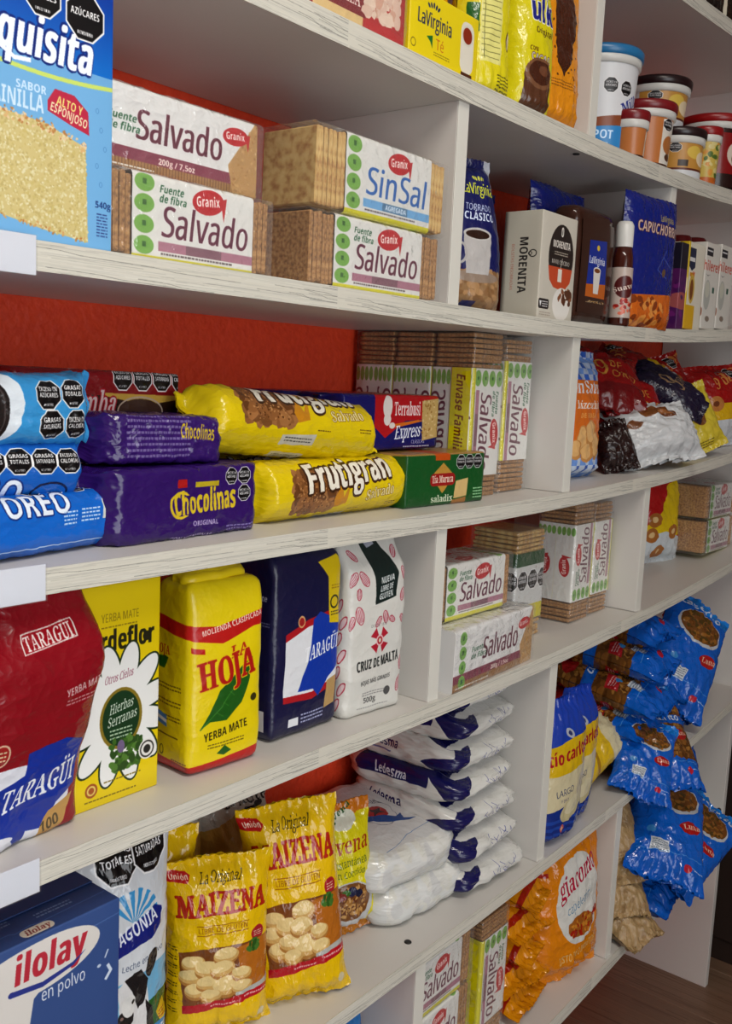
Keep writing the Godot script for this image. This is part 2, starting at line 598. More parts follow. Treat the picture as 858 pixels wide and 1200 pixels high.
func daylight(at: Vector3, size: Vector2, energy: float):   # the shop window behind the camera
	var w := thing("shop_window", "tall bright shop window opposite the shelves, behind the camera", "window", at)
	w.set_meta("kind", "structure"); w.name = "window_1"
	var glow := StandardMaterial3D.new()
	glow.albedo_color = Color(0.8, 0.82, 0.85); glow.roughness = 0.1; glow.emission_enabled = true; glow.emission = Color(0.93, 0.97, 1.0); glow.emission_energy_multiplier = 1.2
	var frame := surf(Color(0.7, 0.7, 0.7), 0.4)
	for i in 2:
		for j in 2:
			part(w, "pane", slab((i - 1) * size.x / 2 + 0.02, i * size.x / 2 - 0.02, (j - 1) * size.y / 2 + 0.02, j * size.y / 2 - 0.02, 0.01, 0.018, 0.001), glow)
	for i in 3: part(w, "mullion", slab((i - 1) * size.x / 2 - 0.022, (i - 1) * size.x / 2 + 0.022, -size.y / 2 - 0.022, size.y / 2 + 0.022, -0.01, 0.03, 0.003), frame)
	for j in 3: part(w, "rail", slab(-size.x / 2, size.x / 2, (j - 1) * size.y / 2 - 0.022, (j - 1) * size.y / 2 + 0.022, -0.008, 0.03, 0.003), frame)
	var l := AreaLight3D.new()
	l.name = "window_daylight"
	l.area_size = size; l.light_energy = energy; l.light_color = Color(0.97, 0.99, 1.0); l.shadow_enabled = true
	l.area_range = 12.0; l.area_attenuation = 2.0
	l.position = Vector3(0, 0, -0.02)
	w.add_child(l)

func room():
	var plaster := grained([Color(0.80, 0.79, 0.76), Color(0.86, 0.85, 0.82)], 0.03, 3.0, 0.8)
	var orange := StandardMaterial3D.new()
	var n := FastNoiseLite.new(); n.seed = 9; n.frequency = 0.05; n.fractal_octaves = 4
	var g := Gradient.new(); g.set_color(0, Color(0.84, 0.22, 0.09)); g.set_color(1, Color(0.90, 0.27, 0.11))
	var nt := NoiseTexture2D.new(); nt.width = 512; nt.height = 512; nt.seamless = true; nt.noise = n; nt.color_ramp = g
	orange.albedo_texture = nt; orange.uv1_triplanar = true; orange.uv1_scale = Vector3.ONE * 2.5; orange.roughness = 0.6
	var rel := noise_map(31, 0.06, 3.0, FastNoiseLite.FRACTAL_FBM)
	orange.normal_enabled = true; orange.normal_texture = rel; orange.normal_scale = 0.5
	structure("wall_back", slab(-3.0, 4.2, -0.05, 2.85, WALL_Z - 0.12, WALL_Z), orange)
	structure("wall_left", slab(-3.1, -3.0, -0.05, 2.85, WALL_Z - 0.12, 2.24), plaster)
	structure("wall_right", slab(4.2, 4.3, -0.05, 2.85, WALL_Z - 0.12, 2.24), plaster)
	structure("wall_front", slab(-3.1, 4.3, -0.05, 2.85, 2.24, 2.34), plaster)
	structure("ceiling", slab(-3.1, 4.3, 2.8, 2.9, WALL_Z - 0.12, 2.34), surf(Color(0.85, 0.84, 0.82), 0.8))
	var fl := structure("floor", slab(-3.1, 4.3, -0.1, -0.012, WALL_Z - 0.12, 2.34), surf(Color(0.1, 0.07, 0.05), 0.8))
	var woods := []
	for k in 3:
		var b := board(128, 512, Color(0.45, 0.345, 0.265).lightened(0.03 * k))
		for i in 220:
			var x := rng.randf() * 128; var y := rng.randf() * 512
			b.r(x, y, rng.randf_range(0.6, 2.0), rng.randf_range(20, 160), Color(0.36, 0.265, 0.2).lerp(Color(0.53, 0.41, 0.32), rng.randf()))
		woods.append(printed(b.tex(), 0.45))
	var planks := [slabuv(0.1985, 0.012, 1.202), slabuv(0.1985, 0.012, 1.202)]
	for i in range(-4, 12):
		for j in range(-1, 3):
			part(fl, "plank", planks[0], woods[(i * 3 + j * 5 + 40) % 3], Transform3D(Basis.IDENTITY, Vector3(2.072 - 0.1 + (i - 8) * 0.2 + 0.2, -0.012, WALL_Z + 0.62 + j * 1.203 - (0.5 if i % 2 else 0.0) * 1.2 + 0.4)))

func slabuv(w: float, h: float, d: float) -> ArrayMesh:   # a plank whose grain runs along z
	var st := SurfaceTool.new()
	st.create_from(slab(-w / 2, w / 2, 0, h, -d / 2, d / 2, 0.0015), 0)
	var a := st.commit_to_arrays()
	var uv := PackedVector2Array()
	for v in a[Mesh.ARRAY_VERTEX]: uv.append(Vector2(v.x / w + 0.5, v.z / d + 0.5))
	a[Mesh.ARRAY_TEX_UV] = uv
	var m := ArrayMesh.new()
	m.add_surface_from_arrays(Mesh.PRIMITIVE_TRIANGLES, a)
	return m

func board_mesh(x0: float, x1: float, y0: float, y1: float, z0: float, z1: float) -> ArrayMesh:   # a shelf board that lifts with rise()
	var st := begin(); st.set_smooth_group(-1)
	var n := 24
	for f in 4:
		var P := PackedVector3Array(); var U := PackedVector2Array()
		for j in 2:
			for i in n + 1:
				var x := lerpf(x0, x1, float(i) / n)
				var q: Array = [[[y0, z1], [y1, z1]], [[y1, z1], [y1, z0]], [[y1, z0], [y0, z0]], [[y0, z0], [y0, z1]]][f][1 - j]
				P.append(Vector3(x, q[0] + rise(x), q[1])); U.append(Vector2(x, j))
		quads(st, n, 1, P, U)
	for x in [x0, x1]:
		var c := [Vector3(x, y0, z0), Vector3(x, y1, z0), Vector3(x, y1, z1), Vector3(x, y0, z1)]
		var o := [0, 1, 2, 0, 2, 3] if x == x0 else [0, 2, 1, 0, 3, 2]
		for k in o:
			st.set_uv(Vector2(x, 0)); st.add_vertex(c[k] + Vector3(0, rise(x), 0))
	st.generate_normals()
	return st.commit()

func shelving():
	var t := thing("shelving_unit", "long white melamine shelving unit with grey-streaked wood edges against the orange wall", "shelf", Vector3.ZERO)
	var white := surf(Color(0.80, 0.79, 0.77), 0.42)
	# pale wood-print edging: long grey streaks
	var b := board(1024, 64, Color(0.80, 0.79, 0.74))
	for i in 420:
		var y := rng.randf() * 64; var x := rng.randf() * 1024; var L := rng.randf_range(30, 260)
		var c := Color(0.80, 0.79, 0.74).lerp(Color(0.56, 0.56, 0.53), rng.randf() * rng.randf()).lerp(Color(0.88, 0.87, 0.83), rng.randf() * 0.5)
		var dy := rng.randf_range(-5, 5)
		b.ln([x, y, x + L * 0.3, y + dy * 0.2, x + L * 0.6, y + dy * 0.8, x + L, y + dy], rng.randf_range(0.5, 2.2), c)
	for i in 26:
		var y := rng.randf() * 64; var x := rng.randf() * 1024; var L := rng.randf_range(60, 240)
		b.ln([x, y, x + L * 0.4, y + 2, x + L * 0.55, y + 7, x + L * 0.75, y + 8, x + L, y + 9], 1.2, Color(0.5, 0.5, 0.47))
	var edge := printed(b.tex(), 0.5)
	edge.uv1_scale = Vector3(1.35, 1, 1)
	var th := [0.023, 0.024, 0.021, 0.020, 0.020, 0.019, 0.024]
	for s in 7:
		var y: float = EYE + TOPS[s]
		var p := part(t, "shelf_board", board_mesh(-0.5, 2.185, y - th[s], y, WALL_Z + 0.002, -0.0012), white)
		part(p, "edge_band", board_mesh(-0.5, 2.185, y - th[s] - 0.0002, y + 0.0002, -0.0012, 0.0), edge)
	# upright dividers: [row, right face]
	for q in [[0, 1.272], [0, 0.30], [1, 0.960], [1, 1.570], [1, 0.20], [2, 1.273], [2, 0.0], [3, 0.964], [3, 1.567], [3, 0.25], [4, 1.277], [4, 0.10], [5, 0.972], [5, 1.564], [5, 0.25]]:
		var s: int = q[0]
		var x1: float = q[1]
		var lo: float = EYE + TOPS[s + 1]; var hi: float = EYE + TOPS[s] - th[s]
		var p := part(t, "divider", slab(x1 - 0.021, x1, lo + rise(x1), hi + rise(x1), WALL_Z + 0.012, -0.006, 0.0006), white)
		part(p, "edge_band", slab(x1 - 0.021, x1, lo + rise(x1), hi + rise(x1), -0.006, -0.0048, 0.0004), edge_plain())
	part(t, "end_panel", slab(2.185, 2.203, 0, EYE + 0.85, WALL_Z + 0.002, -0.022, 0.001), white)
	part(t, "end_panel", slab(-0.518, -0.5, 0, EYE + 0.85, WALL_Z + 0.002, -0.002, 0.001), white)
	var cap := lathe([[0.0, 0.0012], [0.0045, 0.0012], [0.0048, 0.0], [0.0, 0.0]].duplicate(), 14)
	var dark := surf(Color(0.09, 0.08, 0.07), 0.6)
	for q in [Vector3(0.96, EYE - 0.706, -0.026), Vector3(1.58, EYE - 0.706 + rise(1.58), -0.028)]:
		part(t, "screw_cap", cap, dark, xf(q.x, q.y, q.z))
	for q in [Vector3(2.185, EYE - 0.936, -0.03), Vector3(2.185, EYE - 1.03, -0.03)]:
		part(t, "screw_cap", cap, dark, xf(q.x, q.y, q.z, 0, 0, 90))
	part(t, "screw_cap", cap, dark, xf(1.234, EYE + 0.305 + rise(1.234), -0.012, 180, 0, 0))
	# blank price tags on the edges
	for q in [[2, 0.392, "blank white price tag on the shelf edge under the blue cake mix box"], [3, 0.400, "blank white price tag on the shelf edge under the blue cookie rolls"], [4, 0.395, "blank white price tag on the shelf edge under the dark red bag"]]:
		var g := thing("price_tag", q[2], "price tag", Vector3(q[1] - 0.027, EYE + TOPS[q[0]] - th[q[0]] * 0.5, 0.0014))
		part(g, "card", slab(-0.045, 0.045, -0.014, 0.0135, -0.0012, -0.0002, 0.0003), surf(Color(0.84, 0.86, 0.9), 0.5))
		part(g, "holder", slab(-0.046, 0.046, -0.0145, 0.014, -0.0002, 0.0004, 0.0003), clear_film(0.03, 0.08, 0.0))
	# a dark cupboard just beyond the end panel
	var c := thing("dark_cupboard", "dark brown wooden cupboard at the right edge beyond the shelving", "cupboard", Vector3(2.31, 0, 0))
	var brown := surf(Color(0.16, 0.11, 0.09), 0.5)
	part(c, "carcass", slab(0, 0.6, 0.06, 1.9, WALL_Z + 0.01, 0.2, 0.002), brown)
	part(c, "plinth", slab(0.01, 0.59, 0, 0.06, WALL_Z + 0.01, 0.17, 0.002), brown)
	for k in 2:
		var dr := part(c, "door", slab(0.003 + k * 0.3, 0.297 + k * 0.3, 0.065, 1.895, 0.2005, 0.219, 0.002), brown)
		part(dr, "knob", lathe([[0.006, 0.0], [0.006, 0.012], [0.013, 0.018], [0.012, 0.026], [0.0, 0.028]], 16), surf(Color(0.5, 0.48, 0.42), 0.3), xf(0.27 + k * 0.06, 1.0, 0.219, 90, 0, 0))

func edge_plain() -> StandardMaterial3D:
	return surf(Color(0.82, 0.815, 0.78), 0.45)

# ---------------------------------------------------------------- cracker packs
var bran: StandardMaterial3D
var pale: StandardMaterial3D
var lab := {}

func cracker_stack(t: Node3D, L: float, H: float, D: float, mt: Material, z := 0.0):
	var th := 0.0064
	var n := int(L / th)
	var key := "cracker %.3f %.3f" % [H, D]
	if not mats.has(key):
		mats[key] = [slab(-0.0025, 0.0025, 0.002, H - 0.002, -D / 2 + 0.002, D / 2 - 0.002, 0.0012), slab(-0.0026, 0.0026, 0.003, H - 0.0015, -D / 2 + 0.003, D / 2 - 0.0015, 0.0014)]
	for i in n:
		part(t, "cracker", mats[key][rng.randi() % 2], mt, xf(-L / 2 + (i + 0.5) * L / n, rng.randf_range(-0.0008, 0.0008), z + rng.randf_range(-0.0008, 0.0008), 0, rng.randf_range(-1.2, 1.2), rng.randf_range(-1, 1)))

func cracker_pack(label: String, at: Vector3, turn: float, L: float, H: float, D: float, print_: Material, l0: float, l1: float, mt: Material, stand := 0, film_wr := 0.0012) -> Node3D:
	var t := thing("cracker_pack", label, "crackers", at, turn, "packs of crackers")
	if stand != 0:
		t.basis = t.basis * Basis(Vector3.BACK, stand * PI / 2)
		t.position += Vector3(H / 2 * stand, L / 2, 0)
	cracker_stack(t, L, H, D, mt)
	part(t, "label", tube(l1 - l0, H / 2 + 0.0006, D / 2 + 0.0006, 0.004, {"nx": 8, "wr": 0.0006, "caps": l0 < 0.0}), print_, xf(-L / 2 + (l0 + l1) / 2, -0.0006, 0))
	part(t, "film", tube(L + 0.004, H / 2 + 0.0014, D / 2 + 0.0014, 0.005, {"caps": true, "nx": 30, "wr": film_wr, "seed": at.x * 10}), clear_film(0.05, 0.1, 1.3), xf(0, -0.0014, 0))
	return t

func cracker_label(w: float, H: float, D: float, word: String, ink: Color, band: Color, sub: String, o := {}) -> StandardMaterial3D:
	var W := w * K; var y0 := D / 2 * K; var h := H * K
	var b := board(W, (H + D) * K, Color(0.87, 0.87, 0.85))
	b.r(0, y0 + h * 0.94, W, D * K, Color(0.83, 0.80, 0.10))
	for i in 4:
		b.e(W * 0.09, y0 + h * (0.12 + 0.235 * i), W * 0.075, h * 0.105, Color(0.45, 0.66, 0.28))
		b.r(W * 0.075, y0 + h * (0.08 + 0.235 * i), W * 0.03, h * 0.06, Color(0.2, 0.4, 0.15))
		b.e(W * 0.91, y0 * (0.14 + 0.24 * i), W * 0.055, y0 * 0.11, Color(0.45, 0.66, 0.28))
	b.oval(W * 0.45, y0 * 0.5, W * 0.26)
	if o.get("tall", false):
		b.r(0, y0 + h * 0.98, W, D * K, Color(0.86, 0.86, 0.85)); b.r(0, y0 + h * 0.9, W, h * 0.1, Color(0.83, 0.80, 0.10))
		b.t("Salvado", W * 0.2, y0 + h + y0 * 0.75, h * 0.42, ink, {"fit": W * 0.7, "sh": 0.12, "bd": 1.6})
		for i in 4: b.e(W * 0.09, y0 + h + y0 * (0.14 + 0.24 * i), W * 0.07, y0 * 0.11, Color(0.45, 0.66, 0.28))
	if word == "Salvado":
		b.t("Fuente", W * 0.2, y0 + h * 0.2, h * 0.12, Color(0.1, 0.35, 0.2), {"f": "b", "sh": 0.2})
		b.t("de fibra", W * 0.2, y0 + h * 0.31, h * 0.12, Color(0.1, 0.35, 0.2), {"f": "b", "sh": 0.2})
	b.oval(W * 0.6, y0 + h * 0.2, W * 0.27)
	b.t(word, W * 0.21, y0 + h * 0.7, h * 0.5, ink, {"fit": W * 0.74, "sh": 0.12, "bd": 1.6})
	b.r(W * 0.2, y0 + h * 0.76, W * 0.8, h * 0.11, band)
	b.r(W * 0.42, y0 + h * 0.76, W * 0.3, h * 0.11, band.darkened(0.25))
	if sub != "":
		b.t(sub, W * 0.58, y0 + h * 0.845, h * 0.09, Color(0.9, 0.95, 1), {"f": "b", "al": 1})
	b.mic(W * 0.22, y0 + h * 0.89, W * 0.6, 1, h * 0.05, Color(0.35, 0.3, 0.3))
	return printed(b.tex(), 0.35, 0.5)

func cracker_label_wide(w: float, H: float, D: float, circles: bool) -> StandardMaterial3D:
	var W := w * K; var y0 := D / 2 * K; var h := H * K
	var b := board(W, (H + D) * K, Color(0.87, 0.87, 0.86))
	b.r(0, y0 + h * 0.72, W, h * 0.18, Color(0.50, 0.20, 0.28))
	b.r(0, y0 + h * 0.86, W, D * K, Color(0.62, 0.46, 0.28))
	for i in int(W / 6):
		b.r(i * 6, y0 + h * 0.86, 2.4, h * 0.14, Color(0.5, 0.34, 0.19))
	b.p([W, y0 * 0.9, W, y0 + h, W * 0.86, y0 + h, W * 0.83, y0 + h * 0.62], Color(0.71, 0.55, 0.34))
	b.sp(W * 0.86, y0, W * 0.14, h, 60, 1.5, 3.5, [Color(0.62, 0.44, 0.25), Color(0.78, 0.62, 0.4)], PackedVector2Array([Vector2(W, y0 * 0.9), Vector2(W, y0 + h), Vector2(W * 0.86, y0 + h), Vector2(W * 0.83, y0 + h * 0.62)]))
	if circles:
		for i in 4:
			b.e(W * 0.1, y0 + h * (0.14 + 0.24 * i), W * 0.04, h * 0.11, Color(0.45, 0.66, 0.28))
			b.r(W * 0.09, y0 + h * (0.1 + 0.24 * i), W * 0.02, h * 0.07, Color(0.2, 0.4, 0.15))
	b.t("Fuente", W * 0.2, y0 + h * 0.42, h * 0.12, Color(0.1, 0.35, 0.2), {"f": "b", "sh": 0.2})
	b.t("de fibra", W * 0.2, y0 + h * 0.54, h * 0.12, Color(0.1, 0.35, 0.2), {"f": "b", "sh": 0.2})
	b.t("Salvado", W * 0.33, y0 + h * 0.6, h * 0.5, Color(0.36, 0.08, 0.18), {"fit": W * 0.46, "sh": 0.08, "bd": 2.0})
	b.oval(W * 0.87, y0 + h * 0.24, W * 0.15)
	b.t("200g / 7,5oz", W * 0.45, y0 + h * 0.84, h * 0.1, Color(0.95, 0.9, 0.85), {"f": "b"})
	b.mic(W * 0.03, y0 + h * 0.93, W * 0.4, 1, h * 0.05, Color(0.9, 0.88, 0.85))
	return printed(b.tex(), 0.3, 0.8)

func crackers_setup():
	bran = grained([Color(0.42, 0.28, 0.15), Color(0.66, 0.48, 0.28), Color(0.78, 0.62, 0.40)], 0.05, 14.0, 0.75, 3)
	pale = grained([Color(0.62, 0.42, 0.2), Color(0.80, 0.66, 0.40), Color(0.86, 0.75, 0.5)], 0.02, 14.0, 0.75, 8)
	var plum := Color(0.36, 0.08, 0.2)
	lab.salvado = cracker_label(0.145, 0.070, 0.075, "Salvado", plum, Color(0.66, 0.45, 0.52), "")
	lab.sinsal = cracker_label(0.145, 0.076, 0.075, "SinSal", Color(0.12, 0.38, 0.68), Color(0.42, 0.66, 0.85), "AGREGADA")
	lab.tall = cracker_label(0.14, 0.076, 0.064, "Salvado", plum, Color(0.66, 0.45, 0.52), "", {"tall": true})
	lab.wide = cracker_label_wide(0.19, 0.066, 0.076, false)
	lab.wide2 = cracker_label_wide(0.19, 0.078, 0.075, true)
	# the family pack: label of the standing packs and its yellow flank
	var b := board(200, 180, Color(0.87, 0.87, 0.85))
	b.r(0, 0, 200, 40, Color(0.86, 0.82, 0.05))
	b.t("Envase Familiar 3n", 10, 29, 24, Color(0.45, 0.2, 0.05), {"f": "b", "sh": 0.15, "fit": 185})
	lab.yellow = printed(b.tex(), 0.35, 0.4)

# ---------------------------------------------------------------- plain builders for packages
func carton(called: String, label: String, cat: String, at: Vector3, turn: float, w: float, h: float, d: float, print_: Material, cap_c: Color, o := {}, group := "") -> Node3D:
	var t := thing(called, label, cat, at, turn, group)
	part(t, o.get("part", "carton"), boxy(w, h, d, o), [print_, surf(cap_c, o.get("cap_rough", 0.5))])
	return t

func sack(called: String, label: String, cat: String, at: Vector3, turn: float, w: float, h: float, d: float, print_: Material, o := {}, tilt := 0.0, roll := 0.0, group := "") -> Node3D:
	var t := thing(called, label, cat, at, 0, group)
	t.basis = Basis.from_euler(Vector3(deg_to_rad(tilt), deg_to_rad(turn), deg_to_rad(roll)))
	part(t, "pouch", bag(w, h, d, o), print_)
	return t

func lying(called: String, label: String, cat: String, at: Vector3, e: Vector3, w: float, h: float, d: float, print_: Material, o := {}, group := "") -> Node3D:   # a bag placed by its middle and three angles
	var t := thing(called, label, cat, at, 0, group)
	t.rotation_degrees = e
	part(t, "pouch", bag(w, h, d, o), print_, xf(0, -h / 2, 0))
	return t

func roll_pack(called: String, label: String, cat: String, at: Vector3, turn: float, tip: float, L: float, a: float, b: float, q: float, print_: Material, o := {}, group := "") -> Node3D:
	var t := thing(called, label, cat, at, 0, group)
	t.basis = Basis.from_euler(Vector3(0, deg_to_rad(turn), deg_to_rad(tip)))
	part(t, "wrapper", tube(L, a, b, q, o), print_)
	return t

func label_sheet(w: float, h: float, z: float) -> ArrayMesh:      # a thin printed sheet on a slightly bulging front
	var st := begin()
	var P := PackedVector3Array(); var U := PackedVector2Array()
	for j in 9:
		for i in 9:
			var u := i / 8.0; var v := j / 8.0
			P.append(Vector3((u - 0.5) * w, h * (1 - v), z - 0.0025 * (pow(2 * u - 1, 2) + pow(2 * v - 1, 2)) * 0.5)); U.append(Vector2(u, v))
	quads(st, 8, 8, P, U)
	st.generate_normals()
	return st.commit()

func row_0():
	crackers_setup()
	# red dessert box, cut by the top of the picture
	var w := 0.14; var h := 0.10; var d := 0.05
	var b := board((w + 2 * d) * K, h * K, Color(0.68, 0.11, 0.12))
	var x0 := d * K
	b.r(x0, h * K * 0.86, w * K * 0.52, h * K * 0.14, Color(0.86, 0.74, 0.5))
	b.r(x0, h * K * 0.55, w * K * 0.55, h * K * 0.31, Color(0.48, 0.05, 0.09))
	b.t("VAINILLA", x0 + 16, h * K * 0.78, 34, Color(0.92, 0.85, 0.8), {"f": "f", "fit": 120})
	b.sp(x0 + w * K * 0.55, h * K * 0.2, w * K * 0.38, h * K * 0.6, 160, 8, 18, [Color(0.87, 0.74, 0.66), Color(0.9, 0.8, 0.72), Color(0.82, 0.64, 0.55)])
	b.r(x0 + w * K * 0.55, h * K * 0.86, w * K * 0.45, h * K * 0.14, Color(0.72, 0.1, 0.11))
	var t := carton("dessert_box", "red dessert box with vanilla lettering on the upper left shelf", "box", on(1, 0.772, -0.036), 0, w, h, d, printed(b.tex(), 0.25, 0.5), Color(0.6, 0.1, 0.1))
	part(t, "film", boxy(w + 0.003, h + 0.003, d + 0.003, {"wr": 0.0015}), clear_film(0.05, 0.1, 0.8))
	# yellow tea box
	w = 0.13; h = 0.072; d = 0.07
	b = board((w + 2 * d) * K, h * K, Color(0.88, 0.79, 0.06))
	x0 = d * K
	b.t("LaVirginia", x0 + 26, 68, 40, Color(0.08, 0.12, 0.3), {"fit": 128, "bd": 1.2})
	for i in 5: b.e(x0 + 84 + (i - 2) * 9, 26 - (4 - absi(i - 2) * 2) , 3, 6, Color(0.1, 0.15, 0.3), (i - 2) * 0.4)
	b.p([x0 + 62, 88, x0 + 84, 82, x0 + 84, 108, x0 + 76, 96], Color(0.08, 0.4, 0.15))
	b.t("Té", x0 + 96, 106, 30, Color(0.75, 0.4, 0.1))
	b.mic(x0 + 90, 112, 60, 2, 5, Color(0.5, 0.42, 0.1))
	b.rr(x0 + 190, 18, 52, 108, 20, Color(0.86, 0.84, 0.78))
	b.e(x0 + 216, 46, 22, 22, Color(0.82, 0.8, 0.74)); b.e(x0 + 216, 46, 18, 17, Color(0.52, 0.16, 0.07))
	b.r(x0 + 196, 124, 44, 12, Color(0.3, 0.15, 0.08))
	b.ring(x0 + 16, 112, 9, 9, 2, Color(0.4, 0.35, 0.1))
	var tea := printed(b.tex(), 0.4)
	carton("tea_box", "yellow tea box with a printed white cup on the upper shelf", "box", on(1, 0.916, -0.047), 0, w, h, d, tea, Color(0.86, 0.76, 0.08))
	b = board(260, 200, Color(0.86, 0.62, 0.08))
	b.sp(60, 20, 140, 150, 60, 8, 20, [Color(0.75, 0.45, 0.1), Color(0.9, 0.8, 0.6), Color(0.5, 0.25, 0.1)])
	sack("tea_bag_pouch", "amber pouch lying on top of the yellow tea box", "pouch", on(1, 0.925, -0.055, 0.072), 0, 0.14, 0.10, 0.03, printed(b.tex(), 0.25, 0.8), {"wr": 0.004, "seed": 4}, -20)
	# yellow packet with its nutrition table to the front
	b = board(160, 340, Color(0.84, 0.79, 0.1))
	b.r(36, 20, 66, 250, Color(0.86, 0.84, 0.5))
	for i in 20: b.r(40, 30 + i * 12, 58, 1.6, Color(0.4, 0.4, 0.2))
	b.r(46, 24, 2, 240, Color(0.4, 0.4, 0.2))
	b.r(8, 150, 26, 60, Color(0.12, 0.35, 0.12)); b.r(86, 6, 30, 20, Color(0.1, 0.1, 0.12))
	b.e(136, 210, 13, 22, Color(0.35, 0.22, 0.1)); b.e(136, 210, 9, 17, Color(0.8, 0.75, 0.6))
	b.mic(90, 290, 60, 5, 7, Color(0.35, 0.33, 0.1))
	sack("cocoa_pouch", "yellow pouch showing its nutrition table beside the tea box", "pouch", on(1, 1.03, -0.04), -14, 0.085, 0.18, 0.05, printed(b.tex(), 0.22, 0.5), {"flat": 1.0, "wr": 0.003, "seed": 8, "fb": 0.002}, -2)
	# cocoa pouch with blue lettering
	b = board(170, 340, Color(0.82, 0.78, 0.07))
	b.e(85, 20, 50, 26, Color(0.1, 0.1, 0.12)); b.e(110, 16, 40, 18, Color(0.12, 0.4, 0.1))
	b.t("úlk", 40, 130, 78, Color(0.10, 0.13, 0.48), {"f": "b", "fit": 98, "ol": 3, "oc": Color(0.9, 0.9, 0.85), "bd": 2.0})
	b.t("Original", 58, 158, 20, Color(0.3, 0.2, 0.05), {"f": "b"})
	b.t("CON", 40, 200, 14, Color(0.3, 0.1, 0.05), {"f": "b"}); b.t("CACAO", 44, 222, 24, Color(0.75, 0.74, 0.7), {"f": "b", "ol": 1.5, "oc": Color(0.4, 0.2, 0.1)})
	b.p([30, 250, 130, 240, 132, 340, 24, 340], Color(0.32, 0.19, 0.12))
	b.e(85, 248, 54, 36, Color(0.45, 0.3, 0.2)); b.e(85, 246, 44, 28, Color(0.26, 0.13, 0.08)); b.e(96, 240, 20, 12, Color(0.4, 0.24, 0.16))
	sack("cocoa_pouch", "yellow cocoa pouch with blue letters and a brown cup", "pouch", on(1, 1.12, -0.030), -8, 0.088, 0.175, 0.05, printed(b.tex(), 0.2, 0.5), {"flat": 1.0, "wr": 0.003, "seed": 3, "fb": 0.002}, -2)
	# orange coffee pouch with a dark glossy window
	b = board(240, 440, Color(0.84, 0.53, 0.09))
	b.e(120, 46, 84, 20, Color(0.35, 0.33, 0.3)); b.e(118, 60, 60, 14, Color(0.08, 0.1, 0.4)); b.e(140, 86, 36, 20, Color(0.6, 0.1, 0.1))
	b.p([84, 90, 168, 84, 190, 170, 160, 280, 130, 320, 100, 290, 88, 180], Color(0.20, 0.10, 0.06))
	for i in 60: b.blob(rng.randf_range(20, 230), rng.randf_range(160, 320), 4, Color(0.35, 0.2, 0.08))
	b.p([84, 96, 166, 88, 186, 170, 156, 276, 130, 312, 104, 286, 92, 180], Color(0.26, 0.13, 0.08))
	b.e(50, 274, 26, 26, Color(0.75, 0.2, 0.12)); b.ring(50, 274, 18, 18, 4, Color(0.9, 0.8, 0.7))
	b.mic(70, 330, 120, 3, 7, Color(0.5, 0.3, 0.08))
	sack("coffee_pouch", "orange coffee pouch with a shiny dark brown window beside the divider", "pouch", on(1, 1.186, -0.038), -8, 0.132, 0.225, 0.055, printed(b.tex(), 0.16, 1.0), {"flat": 1.0, "wr": 0.004, "seed": 12, "fb": 0.003}, -3)
	tubs()
	# goods on the shelf above, just entering the picture
	b = board(200, 300, Color(0.45, 0.08, 0.07))
	b.r(0, 150, 200, 150, Color(0.10, 0.07, 0.06)); b.r(60, 100, 14, 200, Color(0.8, 0.75, 0.7))
	sack("dark_pouch", "dark red and black pouch on the topmost shelf in the corner", "pouch", on(0, 1.70, -0.05), -10, 0.12, 0.2, 0.05, printed(b.tex(), 0.25, 0.7), {"flat": 1.0, "seed": 20})
	b = board(200, 300, Color(0.72, 0.35, 0.08))
	b.r(0, 200, 200, 100, Color(0.12, 0.08, 0.05)); b.r(30, 120, 12, 180, Color(0.8, 0.78, 0.7))
	sack("amber_pouch", "amber and black pouch at the right end of the topmost shelf", "pouch", on(0, 1.83, -0.05), -10, 0.12, 0.2, 0.05, printed(b.tex(), 0.25, 0.7), {"flat": 1.0, "seed": 21})

func tub(label: String, at: Vector3, r0: float, r1: float, h: float, print_: Material, lid: Color, turn := 0.0, cat := "tub") -> Node3D:
	var t := thing("tub", label, cat, at, turn, "tubs and jars")
	part(t, "body", lathe([[r0, 0.0], [lerpf(r0, r1, 0.5), h * 0.5], [r1, h]], 36), print_)
	part(t, "rim", lathe([[r1 * 0.97, h - 0.016], [r1 * 1.045, h - 0.015], [r1 * 1.05, h - 0.001], [r1 * 0.98, h]], 36), surf(Color(0.80, 0.80, 0.78), 0.35))
	part(t, "lid", lathe([[r1 * 1.0, h - 0.006], [r1 * 1.09, h - 0.004], [r1 * 1.1, h + 0.006], [r1 * 1.06, h + 0.009], [r1 * 0.98, h + 0.009], [r1 * 0.95, h + 0.006], [0.0, h + 0.006]], 36), surf(lid, 0.3))
	return t

